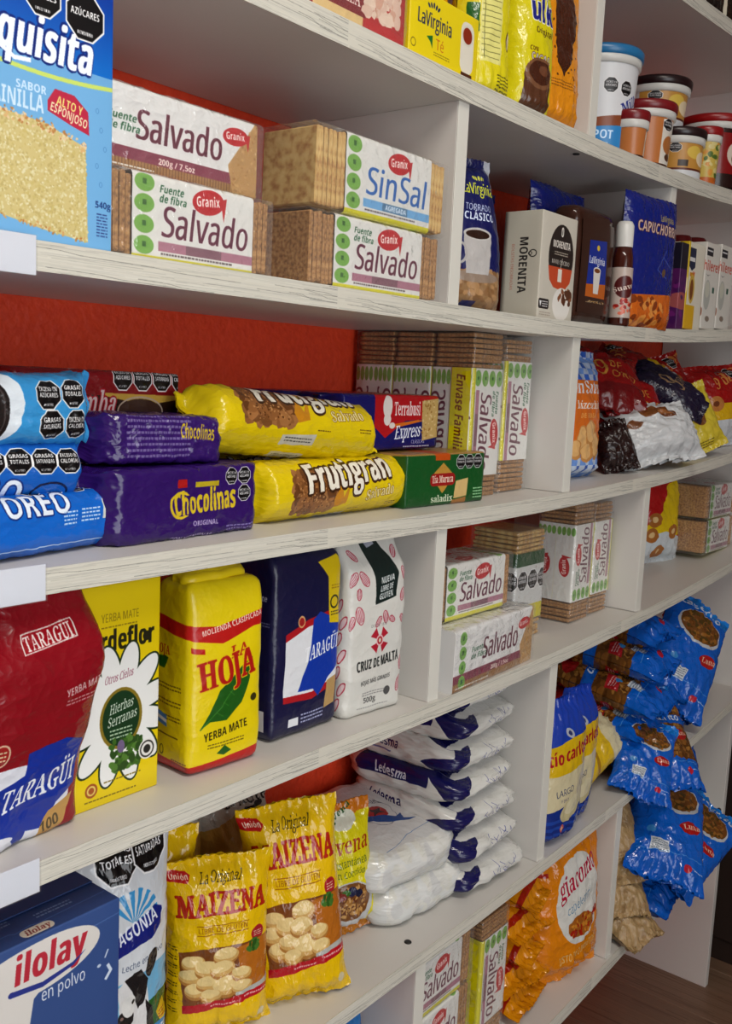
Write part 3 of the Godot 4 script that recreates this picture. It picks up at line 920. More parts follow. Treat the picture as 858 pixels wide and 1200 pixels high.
func tubs():
	var dir := -38.0
	# white tub with a sky blue lid
	var b := board(560, 260, Color(0.82, 0.83, 0.84))
	b.oct(268, 84, 19); b.oct(314, 88, 19)
	b.t("Milk", 310, 150, 34, Color(0.1, 0.15, 0.5), {"f": "f", "rot": -0.5})
	b.p([190, 170, 340, 150, 340, 180, 190, 190], Color(0.5, 0.25, 0.12))
	b.p([190, 190, 345, 178, 345, 246, 190, 246], Color(0.16, 0.5, 0.75))
	b.t("POT", 230, 216, 30, Color(0.8, 0.9, 1), {"f": "b"}); b.t("1kg", 230, 240, 26, Color(0.8, 0.9, 1), {"f": "b"})
	tub("large white tub with a sky blue lid beside the divider", on(1, 1.415, -0.075), 0.046, 0.056, 0.145, printed(b.tex(), 0.35), Color(0.12, 0.42, 0.62), dir)
	# caramel tubs with red lids
	b = board(420, 200, Color(0.70, 0.42, 0.21))
	b.r(226, 40, 60, 150, Color(0.82, 0.8, 0.76)); b.oct(246, 56, 20); b.e(256, 120, 24, 30, Color(0.65, 0.4, 0.2)); b.e(260, 160, 16, 12, Color(0.3, 0.18, 0.1))
	b.r(0, 184, 420, 10, Color(0.25, 0.12, 0.06))
	var caramel := printed(b.tex(), 0.3)
	tub("tall caramel tub with a red lid and white print", on(1, 1.526, -0.050), 0.040, 0.046, 0.090, caramel, Color(0.45, 0.06, 0.09), dir)
	tub("small caramel tub with a red lid in front of the blue-lidded tub", on(1, 1.425, -0.026), 0.022, 0.026, 0.058, caramel, Color(0.45, 0.06, 0.09), dir + 30)
	# white tubs with dark lids, one on the other
	b = board(460, 170, Color(0.78, 0.79, 0.8))
	b.r(150, 30, 170, 100, Color(0.72, 0.52, 0.22)); b.oct(190, 55, 18); b.e(250, 70, 26, 24, Color(0.82, 0.7, 0.3)); b.e(285, 90, 28, 28, Color(0.85, 0.78, 0.65)); b.r(200, 100, 30, 24, Color(0.2, 0.15, 0.1)); b.r(150, 130, 170, 8, Color(0.35, 0.15, 0.08))
	var tubw := printed(b.tex(), 0.35)
	tub("white tub with a dark brown lid low on the shelf", on(1, 1.662, -0.05), 0.042, 0.045, 0.072, tubw, Color(0.12, 0.05, 0.06), dir)
	tub("white tub with a dark brown lid stacked on another tub", on(1, 1.682, -0.10, 0.090), 0.046, 0.053, 0.072, tubw, Color(0.12, 0.05, 0.06), dir)
	tub("pale tub under the stacked dark-lidded tub", on(1, 1.682, -0.10), 0.046, 0.05, 0.080, surf(Color(0.7, 0.7, 0.68), 0.35), Color(0.62, 0.62, 0.62), dir)
	b = board(300, 220, Color(0.75, 0.65, 0.3))
	b.sp(60, 40, 180, 160, 40, 8, 18, [Color(0.8, 0.55, 0.2), Color(0.8, 0.75, 0.5), Color(0.3, 0.4, 0.15)])
	b.r(0, 190, 300, 30, Color(0.7, 0.35, 0.1))
	tub("narrow yellow fruit tub with a red lid between white tub and jar", on(1, 1.727, -0.025), 0.021, 0.026, 0.085, printed(b.tex(), 0.35), Color(0.55, 0.06, 0.08), dir)
	b = board(520, 300, Color(0.50, 0.05, 0.07))
	b.r(0, 0, 520, 60, Color(0.14, 0.05, 0.05)); b.r(0, 240, 520, 60, Color(0.12, 0.04, 0.04))
	b.e(300, 150, 40, 60, Color(0.8, 0.76, 0.7)); b.e(300, 170, 24, 34, Color(0.4, 0.25, 0.15)); b.ring(196, 190, 14, 14, 4, Color(0.8, 0.6, 0.55))
	tub("big dark red jar with a red lid at the right end of the upper shelf", on(1, 1.835, -0.055, 0.004), 0.052, 0.056, 0.115, printed(b.tex(), 0.2), Color(0.55, 0.05, 0.06), dir, "jar")

func row_1():
	# tall light blue cake mix box
	var w := 0.14; var h := 0.2; var d := 0.05
	var b := board((w + 2 * d) * K, h * K, Color(0.42, 0.66, 0.86))
	var x0 := d * K
	b.grad(0, 0, (w + 2 * d) * K, 150, Color(0.03, 0.16, 0.55), Color(0.05, 0.42, 0.78))
	var sw := PackedVector2Array(); var sy := PackedVector2Array()
	for i in 21:
		var x := x0 + w * K * i / 20.0
		var y := 160 + 14 * sin(i / 20.0 * 2.6)
		sw.append(Vector2(x, y)); sy.append(Vector2(x, y - 6))
	var lo := sw.duplicate(); lo.append(Vector2(x0 + w * K + 100, 166)); lo.append(Vector2(x0 + w * K + 100, 400)); lo.append(Vector2(0, 400)); lo.append(Vector2(0, 160))
	b.fill([lo], Color(0.44, 0.68, 0.87))
	var st := sy.duplicate(); var rv := sw.duplicate(); rv.reverse(); st.append_array(rv)
	b.fill([st], Color(0.78, 0.86, 0.42))
	b.t("Exquisita", x0 + 34, 148, 74, Color(0.92, 0.95, 1), {"f": "b", "fit": 208, "rot": 0.03, "ol": 3.5, "oc": Color(0.03, 0.14, 0.45), "sh": 0.1, "bd": 2.5})
	b.ln([x0 + 96, 150, x0 + 116, 160, x0 + 140, 158], 6, Color(0.92, 0.95, 1))
	b.oct(x0 + 160, 66, 30, ["GRASAS", "TOTALES"]); b.oct(x0 + 230, 76, 33, ["AZÚCARES"])
	b.t("SABOR", x0 + 118, 198, 15, Color(0.8, 0.9, 1), {"f": "b"})
	b.t("VAINILLA", x0 + 70, 222, 32, Color(0.80, 0.90, 0.98), {"f": "b", "fit": 92, "rot": 0.02})
	var tg := Color(0.72, 0.16, 0.27)
	b.p([x0 + 180, 186, x0 + 212, 188, x0 + 236, 206, x0 + 238, 238, x0 + 206, 230, x0 + 168, 218, x0 + 168, 204], tg)
	b.t("ALTO Y", x0 + 182, 206, 17, Color(0.92, 0.88, 0.5), {"f": "b", "fit": 44, "rot": 0.16}); b.t("ESPONJOSO", x0 + 171, 216, 17, Color(0.92, 0.9, 0.72), {"f": "b", "fit": 64, "rot": 0.22})
	# printed slice of sponge cake
	var cake := PackedVector2Array([Vector2(x0 + 20, 232), Vector2(x0 + 93, 231), Vector2(x0 + 164, 236), Vector2(x0 + 232, 256), Vector2(x0 + 237, 391), Vector2(x0 + 160, 382), Vector2(x0 + 10, 356)])
	b.fill([cake], Color(0.80, 0.74, 0.50))
	b.sp(x0 + 10, 228, 230, 166, 2600, 1.0, 3.0, [Color(0.84, 0.80, 0.60), Color(0.74, 0.67, 0.42), Color(0.87, 0.84, 0.68), Color(0.78, 0.71, 0.44)], cake)
	b.sp(x0 + 10, 222, 230, 50, 700, 1.5, 3.2, [Color(0.72, 0.5, 0.28), Color(0.84, 0.68, 0.46), Color(0.88, 0.78, 0.62)], PackedVector2Array([Vector2(x0 + 20, 227), Vector2(x0 + 93, 226), Vector2(x0 + 166, 231), Vector2(x0 + 234, 252), Vector2(x0 + 232, 264), Vector2(x0 + 164, 246), Vector2(x0 + 93, 240), Vector2(x0 + 20, 241)]))
	b.sp(x0 + 10, 340, 230, 56, 500, 1.2, 2.6, [Color(0.7, 0.48, 0.25), Color(0.8, 0.62, 0.38)], PackedVector2Array([Vector2(x0 + 10, 348), Vector2(x0 + 160, 375), Vector2(x0 + 237, 384), Vector2(x0 + 237, 393), Vector2(x0 + 160, 385), Vector2(x0 + 10, 358)]))
	b.t("540g", x0 + 249, 338, 13, Color(0.1, 0.2, 0.45), {"f": "b"})
	b.mic(x0 + 252, 346, 20, 8, 4.5, Color(0.2, 0.3, 0.55))
	for i in 5: b.ring(x0 + 252 + (i % 3) * 7, 200 + i * 26, 3, 4, 1, Color(0.3, 0.52, 0.75))
	carton("cake_mix_box", "tall light blue cake mix box with a printed slice of sponge cake", "box", on(2, 0.409, -0.030), 0, w, h, d, printed(b.tex(), 0.35), Color(0.3, 0.5, 0.75))
	# four packs of crackers, two on two
	cracker_pack("lower white pack of bran crackers beside the light blue box", on(2, 0.551, -0.049), 0, 0.21, 0.066, 0.076, lab.salvado, 0.056, 0.188, bran)
	cracker_pack("upper white pack of bran crackers with its red oval at the right end", on(2, 0.557, -0.070, 0.069), 0, 0.21, 0.066, 0.076, lab.wide, 0.0, 0.205, bran, 0, 0.002)
	cracker_pack("lower pack of bran crackers against the first divider", on(2, 0.815, -0.046), 0, 0.214, 0.070, 0.075, lab.salvado, 0.034, 0.179, bran)
	cracker_pack("pack of pale unsalted crackers with blue lettering, on the pack by the divider", on(2, 0.821, -0.047, 0.073), 0, 0.214, 0.076, 0.075, lab.sinsal, 0.042, 0.185, pale)
	# blue coffee bag
	b = board(190, 360, Color(0.06, 0.09, 0.32))
	b.t("LaVirginia", 60, 92, 36, Color(0.82, 0.84, 0.2), {"fit": 110, "bd": 1.0})
	for i in 5: b.e(120 + (i - 2) * 9, 54, 3, 6, Color(0.8, 0.8, 0.3), (i - 2) * 0.4)
	b.t("TORRADO", 70, 130, 20, Color(0.8, 0.85, 0.95), {"fit": 80}); b.t("CLÁSICO", 66, 152, 24, Color(0.85, 0.9, 0.98), {"f": "b", "fit": 90})
	b.r(0, 268, 190, 92, Color(0.55, 0.42, 0.28)); b.sp(0, 262, 190, 98, 90, 6, 14, [Color(0.5, 0.36, 0.22), Color(0.65, 0.5, 0.34)])
	b.e(104, 282, 60, 14, Color(0.55, 0.48, 0.42)); b.p([66, 184, 142, 184, 134, 276, 76, 276], Color(0.70, 0.69, 0.68)); b.e(104, 184, 38, 14, Color(0.74, 0.73, 0.72)); b.e(104, 185, 32, 10, Color(0.16, 0.08, 0.05))
	b.ring(60, 230, 18, 26, 6, Color(0.66, 0.65, 0.64))
	b.r(74, 338, 36, 16, Color(0.06, 0.08, 0.35))
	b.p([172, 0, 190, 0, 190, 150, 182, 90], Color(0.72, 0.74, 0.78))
	sack("coffee_bag", "dark blue ground coffee bag with a white cup next to the divider", "bag", on(2, 1.036, -0.056), -20, 0.128, 0.184, 0.06, printed(b.tex(), 0.28, 0.5), {"flat": 1.0, "wr": 0.003, "seed": 31, "fb": 0.002, "pe": 4.0, "f": func(p): p.x -= 0.022 * smoothstep(0.06, 0.184, p.y) * smoothstep(-0.02, 0.06, p.x); return p}, -2)
	sack("coffee_bag", "dark blue coffee bag standing behind the cream box", "bag", on(2, 1.17, -0.14), -5, 0.12, 0.175, 0.06, printed(board(40, 60, Color(0.05, 0.07, 0.28)).tex(), 0.28, 0.6), {"flat": 1.0, "wr": 0.004, "seed": 33})
	# cream carton, its left side lettered upwards
	w = 0.098; h = 0.138; d = 0.058
	b = board((w + 2 * d) * K, h * K, Color(0.74, 0.72, 0.66))
	x0 = d * K
	b.t("MORENITA", 52, 66, 34, Color(0.10, 0.09, 0.09), {"f": "b", "rot": PI / 2, "fit": 146})
	b.ring(92, 110, 12, 10, 2.5, Color(0.1, 0.09, 0.09)); b.ring(84, 110, 6, 5, 2, Color(0.1, 0.09, 0.09))
	b.t("BOLSITAS ENSOBRADAS", 28, 84, 12, Color(0.7, 0.42, 0.36), {"rot": PI / 2, "fit": 120})
	b.r(x0, 0, w * K, h * K, Color(0.76, 0.74, 0.69))
	b.e(x0 + 112, 108, 70, 84, Color(0.13, 0.10, 0.09))
	b.t("0", x0 + 112, 56, 34, Color(0.9, 0.88, 0.84), {"f": "b", "al": 1, "sx": 0.8})
	b.t("MORENITA", x0 + 112, 86, 26, Color(0.92, 0.9, 0.86), {"f": "b", "al": 1, "fit": 98})
	b.mic(x0 + 74, 96, 76, 2, 6, Color(0.7, 0.66, 0.6))
	b.t("MATE COCIDO", x0 + 112, 128, 15, Color(0.9, 0.88, 0.84), {"al": 1, "fit": 100})
	b.p([x0 + 44, 136, x0 + 180, 136, x0 + 170, 172, x0 + 146, 190, x0 + 112, 194, x0 + 78, 190, x0 + 54, 172], Color(0.72, 0.27, 0.13))
	b.r(x0 + 100, 140, 22, 34, Color(0.85, 0.83, 0.78)); b.ln([x0 + 112, 140, x0 + 120, 112], 2, Color(0.85, 0.83, 0.78))
	b.e(x0 + 130, 232, 50, 44, Color(0.86, 0.85, 0.82)); b.sp(x0 + 100, 196, 80, 34, 22, 8, 13, [Color(0.32, 0.18, 0.1), Color(0.5, 0.3, 0.18)])
	b.rr(x0 + 4, 224, 56, 26, 6, Color(0.12, 0.1, 0.1)); b.mic(x0 + 24, 230, 30, 3, 6, Color(0.85, 0.85, 0.85)); b.p([x0 + 9, 230, x0 + 21, 230, x0 + 15, 246], Color(0.85, 0.85, 0.85))
	b.mic(x0 + 12, 258, 60, 2, 6, Color(0.6, 0.55, 0.5))
	carton("tea_carton", "cream carton with sideways lettering and a dark oval with orange", "box", on(2, 1.211, -0.044), 0, w, h, d, printed(b.tex(), 0.5), Color(0.74, 0.72, 0.67))
	# glossy brown refill pack
	b = board(260, 330, Color(0.20, 0.11, 0.08))
	b.p([60, 70, 200, 60, 210, 262, 50, 262], Color(0.06, 0.17, 0.55))
	b.t("LaVirginia", 62, 150, 36, Color(0.9, 0.92, 0.95), {"fit": 128, "bd": 1.0})
	b.e(130, 92, 12, 10, Color(0.8, 0.7, 0.2))
	b.p([50, 226, 210, 216, 210, 270, 50, 270], Color(0.72, 0.36, 0.10))
	b.p([100, 172, 160, 172, 150, 256, 110, 256], Color(0.84, 0.83, 0.8)); b.e(130, 172, 30, 12, Color(0.86, 0.85, 0.82)); b.e(130, 173, 24, 8, Color(0.45, 0.25, 0.1))
	b.sp(60, 282, 150, 8, 90, 1.0, 2.2, [Color(0.8, 0.6, 0.3), Color(0.9, 0.8, 0.6)])
	var rf := thing("coffee_refill", "glossy brown coffee pack with a blue and orange label", "coffee", on(2, 1.322, -0.040))
	part(rf, "pack", boxy(0.120, 0.160, 0.046, {"r": 0.014, "er": 0.012, "puff": 0.003, "wr": 0.001, "n": 10, "nv": 12}), [surf(Color(0.20, 0.11, 0.08), 0.1), surf(Color(0.20, 0.11, 0.08), 0.1)])
	part(rf, "label", label_sheet(0.100, 0.128, 0.0275), printed(b.tex(), 0.12), xf(0.002, 0.014, 0))
	# little bottle with a white cap in front of it
	var bt := thing("sauce_bottle", "small brown sauce bottle with a white cap in front of the blue pouch", "bottle", on(2, 1.405, -0.012), -40)
	part(bt, "body", lathe([[0.0, 0.0], [0.014, 0.0], [0.016, 0.004], [0.016, 0.07], [0.015, 0.1], [0.012, 0.118], [0.0, 0.118]], 24), surf(Color(0.25, 0.10, 0.07), 0.12))
	part(bt, "cap", lathe([[0.013, 0.115], [0.013, 0.146], [0.010, 0.152], [0.0, 0.152]], 24), surf(Color(0.82, 0.82, 0.8), 0.35))
	b = board(200, 180, Color(0.72, 0.66, 0.62))
	b.e(100, 70, 34, 40, Color(0.3, 0.08, 0.08)); b.t("Suave", 100, 80, 24, Color(0.9, 0.85, 0.8), {"f": "f", "al": 1, "rot": -0.3}); b.sp(70, 110, 60, 60, 20, 5, 10, [Color(0.6, 0.1, 0.08), Color(0.8, 0.4, 0.3)])
	part(bt, "label", lathe([[0.0164, 0.012], [0.0164, 0.085]], 24), printed(b.tex(), 0.3))
	# blue and orange stand-up pouch against the second divider
	b = board(280, 380, Color(0.055, 0.12, 0.45))
	b.t("LaVirginia", 150, 70, 26, Color(0.85, 0.75, 0.3), {"fit": 80})
	b.t("CAPUCHORRO", 40, 108, 40, Color(0.8, 0.7, 0.65), {"f": "b", "fit": 222, "ol": 2, "oc": Color(0.3, 0.12, 0.1)})
	b.p([0, 292, 280, 274, 280, 380, 0, 380], Color(0.78, 0.38, 0.10)); b.sp(0, 300, 200, 80, 50, 8, 18, [Color(0.5, 0.22, 0.08), Color(0.85, 0.55, 0.25)])
	b.ln([200, 150, 150, 210, 210, 230], 2, Color(0.3, 0.4, 0.7)); b.ln([180, 170, 230, 200], 2, Color(0.3, 0.4, 0.7)); b.e(190, 216, 10, 12, Color(0.4, 0.3, 0.2))
	sack("cappuccino_pouch", "blue pouch with an orange base leaning beside the second divider", "pouch", on(2, 1.482, -0.008), -8, 0.15, 0.197, 0.032, printed(b.tex(), 0.16, 1.0), {"flat": 1.0, "wr": 0.0022, "ft": 0.003, "fb": 0.003, "pe": 6.0, "seed": 44, "nar": 0.02}, 0)
	sack("cappuccino_pouch", "blue pouch standing behind the glossy brown coffee pack", "pouch", on(2, 1.345, -0.095), 0, 0.16, 0.197, 0.04, printed(board(40, 60, Color(0.055, 0.12, 0.45)).tex(), 0.16, 1.0), {"flat": 1.0, "wr": 0.0022, "ft": 0.003, "fb": 0.003, "pe": 6.0, "seed": 46, "nar": 0.02}, 0)
	cartons()

func cartons():
	# small drink cartons and bottles with red caps behind
	var b := board(320, 300, Color(0.82, 0.80, 0.74))
	b.r(60, 0, 40, 300, Color(0.78, 0.66, 0.10)); b.p([100, 20, 150, 20, 150, 84, 124, 98, 100, 84], Color(0.12, 0.15, 0.25)); b.r(102, 52, 44, 14, Color(0.8, 0.8, 0.8))
	b.r(110, 104, 40, 14, Color(0.75, 0.5, 0.1)); b.e(134, 160, 24, 50, Color(0.75, 0.62, 0.25)); b.e(134, 162, 14, 36, Color(0.45, 0.25, 0.1)); b.r(60, 216, 110, 84, Color(0.8, 0.62, 0.08))
	b.t("ee", 130, 110, 20, Color(0.75, 0.35, 0.25), {"f": "b"}); b.e(84, 150, 14, 30, Color(0.85, 0.78, 0.6))
	var yellow := printed(b.tex(), 0.4)
	b = board(260, 300, Color(0.80, 0.79, 0.76))
	b.t("hileret", 66, 96, 46, Color(0.72, 0.30, 0.24), {"f": "b", "fit": 120})
	b.p([84, 108, 100, 116, 116, 108, 112, 112, 88, 112], Color(0.2, 0.2, 0.22)); b.r(80, 18, 46, 28, Color(0.15, 0.15, 0.17)); b.r(84, 26, 38, 5, Color(0.8, 0.8, 0.8))
	b.e(104, 180, 24, 52, Color(0.66, 0.67, 0.64)); b.e(104, 162, 16, 28, Color(0.74, 0.74, 0.68)); b.e(60, 240, 18, 24, Color(0.5, 0.28, 0.16)); b.r(140, 150, 16, 20, Color(0.2, 0.35, 0.3)); b.e(120, 262, 16, 10, Color(0.5, 0.45, 0.4))
	var whitep := printed(b.tex(), 0.4)
	b = board(200, 300, Color(0.30, 0.08, 0.32))
	b.r(0, 0, 200, 90, Color(0.08, 0.07, 0.14)); b.e(100, 200, 60, 30, Color(0.6, 0.3, 0.3)); b.sp(20, 100, 160, 180, 30, 8, 16, [Color(0.4, 0.1, 0.4), Color(0.25, 0.05, 0.3)])
	carton("sweetener_carton", "narrow purple and black carton right of the second divider", "carton", on(2, 1.640, -0.034), 0, 0.03, 0.142, 0.05, printed(b.tex(), 0.35), Color(0.2, 0.06, 0.22))
	carton("sweetener_carton", "yellow and white carton with a dark blue badge", "carton", on(2, 1.700, -0.036), 0, 0.076, 0.145, 0.05, yellow, Color(0.7, 0.6, 0.2))
	carton("sweetener_carton", "white carton with red lettering beside the yellow carton", "carton", on(2, 1.778, -0.036), 0, 0.07, 0.15, 0.05, whitep, Color(0.75, 0.74, 0.7))
	carton("sweetener_carton", "white carton with red lettering at the right edge of the picture", "carton", on(2, 1.852, -0.036), 0, 0.07, 0.15, 0.05, whitep, Color(0.75, 0.74, 0.7))
	var where := ["behind the purple carton", "behind the yellow carton", "behind the white carton", "at the right edge behind the cartons"]
	for i in 4:
		var t := thing("sweetener_bottle", "white bottle with a dark red cap " + where[i], "bottle", on(2, 1.69 + i * 0.075, -0.10), 0, "bottles with red caps")
		part(t, "body", lathe([[0.0, 0.0], [0.026, 0.0], [0.027, 0.004], [0.027, 0.12], [0.02, 0.138], [0.0, 0.138]], 20), surf(Color(0.7, 0.68, 0.64), 0.4))
		part(t, "cap", lathe([[0.02, 0.136], [0.021, 0.168], [0.018, 0.172], [0.0, 0.172]], 20), surf(Color(0.42, 0.05, 0.07), 0.35))

func row_2():
	# --- blue cookie rolls at the left
	var b := board(400, 180, Color(0.20, 0.56, 0.80))
	b.e(176, 80, 74, 62, Color(0.86, 0.9, 0.93)); b.e(160, 88, 66, 60, Color(0.12, 0.10, 0.10))
	for i in 4: b.ring(160, 88, 60 - i * 13, 54 - i * 12, 2.5, Color(0.25, 0.22, 0.22))
	for i in 4: b.oct([290, 334, 296, 340][i], [68, 66, 110, 110][i], 21, [["EXCESO EN", "AZÚCARES"], ["GRASAS", "TOTALES"], ["GRASAS", "SATURADAS"], ["EXCESO EN", "CALORÍAS"]][i])
	b.mic(230, 144, 60, 1, 8, Color(0.15, 0.25, 0.4))
	b.e(20, 40, 40, 24, Color(0.05, 0.2, 0.6))
	roll_pack("cookie_roll", "light blue cookie roll on top, with four black seals", "cookies", on(3, 0.405, -0.078, 0.086), 0, 0.5, 0.21, 0.028, 0.032, 0.018, printed(b.tex(), 0.2, 0.6), {"fin": 0.012, "tr": 0.018, "wr": 0.003, "flare": 1.05, "seed": 1}, "cookie rolls")
	b = board(400, 170, Color(0.08, 0.36, 0.72))
	for i in 4: b.oct(216 + i * 44, 66, 22, [["EXCESO EN", "AZÚCARES"], ["GRASAS", "TOTALES"], ["GRASAS", "SATURADAS"], ["EXCESO EN", "CALORÍAS"]][i])
	b.t("OREO", 120, 138, 58, Color(0.88, 0.92, 0.97), {"f": "b", "fit": 150, "ol": 2.5, "oc": Color(0.05, 0.16, 0.45)})
	b.ring(316, 122, 34, 22, 4, Color(0.05, 0.1, 0.25)); b.r(340, 14, 52, 14, Color(0.8, 0.85, 0.9))
	roll_pack("cookie_roll", "blue cookie roll in the middle of the blue stack", "cookies", on(3, 0.395, -0.073, 0.043), 0, -1.0, 0.205, 0.024, 0.028, 0.022, printed(b.tex(), 0.2, 0.6), {"fin": 0.008, "tr": 0.014, "wr": 0.0025, "seed": 2}, "cookie rolls")
	b = board(420, 190, Color(0.07, 0.38, 0.76))
	for i in 4: b.oct(224 + i * 46, 20, 21, [["EXCESO EN", "AZÚCARES"], ["GRASAS", "TOTALES"], ["GRASAS", "SATURADAS"], ["EXCESO EN", "CALORÍAS"]][i])
	b.t("OREO", 150, 78, 56, Color(0.88, 0.92, 0.97), {"f": "b", "fit": 130, "ol": 2.5, "oc": Color(0.05, 0.16, 0.45)})
	b.r(346, 62, 66, 32, Color(0.82, 0.83, 0.80)); b.mic(352, 70, 54, 3, 7, Color(0.4, 0.42, 0.45))
	b.mic(262, 76, 28, 4, 6, Color(0.75, 0.85, 0.95)); b.mic(300, 74, 40, 4, 6, Color(0.75, 0.85, 0.95))
	b.r(0, 126, 420, 2.2, Color(0.75, 0.85, 0.95))
	b.ring(372, 136, 7, 7, 2, Color(0.7, 0.8, 0.95)); b.ring(386, 134, 7, 7, 2, Color(0.8, 0.4, 0.5)); b.ring(400, 132, 7, 7, 2, Color(0.7, 0.8, 0.95))
	roll_pack("cookie_roll", "lowest blue cookie roll lying at the front edge of the shelf", "cookies", on(3, 0.428, -0.064, 0.001), 9, 0, 0.215, 0.024, 0.032, 0.016, printed(b.tex(), 0.18, 0.5), {"fin": 0.006, "tr": 0.012, "wr": 0.0022, "seed": 5}, "cookie rolls")
	roll_pack("cookie_roll", "blue cookie roll half hidden behind the lowest blue roll", "cookies", on(3, 0.425, -0.125, 0.0), 4, 0, 0.2, 0.024, 0.026, 0.022, printed(board(40, 40, Color(0.07, 0.33, 0.70)).tex(), 0.2, 0.6), {"fin": 0.006, "tr": 0.012, "wr": 0.0025, "seed": 6}, "cookie rolls")
	# --- red and brown flat packs behind
	b = board(400, 170, Color(0.48, 0.05, 0.08))
	b.p([90, 82, 400, 82, 400, 130, 90, 130], Color(0.15, 0.08, 0.06)); b.p([200, 82, 300, 96, 400, 84, 400, 80, 200, 78], Color(0.75, 0.6, 0.25))
	b.e(290, 106, 50, 20, Color(0.24, 0.16, 0.13)); b.ring(290, 106, 54, 24, 3, Color(0.7, 0.62, 0.55))
	b.t("Rumba", 110, 112, 50, Color(0.82, 0.72, 0.72), {"f": "f", "sh": 0.25, "fit": 120, "ol": 2.5, "oc": Color(0.6, 0.05, 0.12)})
	for i in 4: b.oct(248 + i * 46, 52, 22, [["EXCESO EN", "AZÚCARES"], ["GRASAS", "TOTALES"], ["GRASAS", "SATURADAS"], ["EXCESO EN", "CALORÍAS"]][i])
	b.t("B", 130, 40, 40, Color(0.8, 0.6, 0.6), {"f": "f", "sh": 0.25})
	var rum := printed(b.tex(), 0.25, 0.5)
	var rl := ["red and brown cookie pack on top behind the blue rolls", "red and brown cookie pack underneath, behind the purple packs"]
	for i in 2:
		roll_pack("cookie_box", rl[i], "cookies", on(3, 0.553 - i * 0.01, -0.142 + i * 0.002, [0.099, 0.050][i]), -3 + i, -0.5, 0.19, 0.024, 0.028, 0.006, rum, {"fin": 0.004, "tr": 0.006, "wr": 0.0012, "seed": 9 + i}, "red cookie packs")
	roll_pack("cookie_box", "red and brown cookie pack lowest behind the purple packs", "cookies", on(3, 0.56, -0.146, 0.0), 0, 0, 0.19, 0.024, 0.028, 0.006, rum, {"fin": 0.004, "tr": 0.006, "wr": 0.0012, "seed": 13}, "red cookie packs")
	# --- purple packs
	b = board(380, 250, Color(0.17, 0.06, 0.36))
	b.r(158, 84, 20, 14, Color(0.65, 0.1, 0.1)); b.r(196, 90, 56, 9, Color(0.70, 0.62, 0.12))
	b.t("Chocolinas", 150, 146, 54, Color(0.80, 0.70, 0.14), {"f": "b", "fit": 144, "sx": 0.8, "rot": -0.05, "ol": 0.6, "oc": Color(0.8, 0.7, 0.14)})
	b.ring(166, 128, 26, 24, 5, Color(0.80, 0.70, 0.14)); b.r(176, 112, 20, 34, Color(0.17, 0.06, 0.36)); b.t("Chocolinas", 150, 146, 52, Color(0.80, 0.70, 0.14), {"f": "b", "fit": 144, "rot": -0.05})
	b.t("ORIGINAL", 222, 166, 12, Color(0.7, 0.65, 0.8), {"f": "b", "al": 1})
	b.oct(282, 84, 15); b.oct(314, 84, 15); b.oct(314, 116, 15)
	b.t("CON VITAMINAS", 144, 190, 12, Color(0.75, 0.72, 0.85), {"f": "b"}); b.mic(144, 198, 60, 1, 8, Color(0.75, 0.72, 0.85)); b.mic(272, 172, 84, 2, 6, Color(0.5, 0.45, 0.7))
	roll_pack("biscuit_pack", "purple biscuit pack with yellow lettering standing on the shelf", "cookies", on(3, 0.593, -0.073, 0.0), 2, 0, 0.205, 0.0325, 0.036, 0.006, printed(b.tex(), 0.2, 0.6), {"fin": 0.007, "tr": 0.018, "wr": 0.0025, "flare": 0.82, "seed": 15}, "purple biscuit packs")
	b = board(360, 190, Color(0.19, 0.08, 0.38))
	for i in 9: b.mic(80, 46 + i * 9, 150, 1, 9, Color(0.42, 0.36, 0.58))
	b.t("Chocolinas", 204, 92, 32, Color(0.78, 0.68, 0.16), {"f": "b", "fit": 84, "rot": 0.05})
	roll_pack("biscuit_pack", "purple biscuit pack lying on top with small print and yellow lettering", "cookies", on(3, 0.582, -0.088, 0.067), -3, -1, 0.165, 0.0215, 0.036, 0.008, printed(b.tex(), 0.2, 0.9), {"fin": 0.010, "tr": 0.022, "wr": 0.003, "flare": 0.8, "seed": 17}, "purple biscuit packs")
	# --- yellow rolls
	b = board(540, 200, Color(0.84, 0.74, 0.04))
	b.sp(96, 60, 130, 84, 260, 9, 22, [Color(0.45, 0.28, 0.14), Color(0.53, 0.34, 0.18), Color(0.6, 0.4, 0.22), Color(0.38, 0.22, 0.1)])
	b.sp(100, 64, 120, 76, 120, 1.5, 3, [Color(0.7, 0.5, 0.3), Color(0.32, 0.18, 0.08)])
	b.p([230, 120, 250, 84, 262, 116, 282, 90, 276, 132, 240, 140], Color(0.75, 0.5, 0.1))
	b.t("Frutigran", 130, 104, 92, Color(0.90, 0.88, 0.82), {"f": "b", "fit": 322, "rot": -0.07, "ol": 6, "oc": Color(0.22, 0.12, 0.05), "sh": 0.1, "bd": 3.0})
	b.t("Salvado", 350, 130, 32, Color(0.90, 0.85, 0.6), {"f": "f", "fit": 110, "rot": -0.1, "ol": 1.5, "oc": Color(0.5, 0.35, 0.05)})
	b.mic(300, 150, 40, 1, 6, Color(0.4, 0.3, 0.05)); b.mic(440, 140, 40, 2, 6, Color(0.4, 0.3, 0.05))
	b.p([200, 166, 300, 160, 300, 186, 200, 190], Color(0.75, 0.74, 0.68)); b.mic(210, 170, 80, 2, 7, Color(0.3, 0.3, 0.28))
	var fr := printed(b.tex(), 0.22, 0.6)
	roll_pack("fruit_cookie_roll", "yellow cookie roll at the front with large white letters", "cookies", on(3, 0.817, -0.074, 0.0), 1, 0, 0.252, 0.031, 0.033, 0.03, fr, {"fin": 0.007, "tr": 0.014, "wr": 0.0022, "lump": 0.015, "lf": 420.0, "seed": 22}, "yellow cookie rolls")
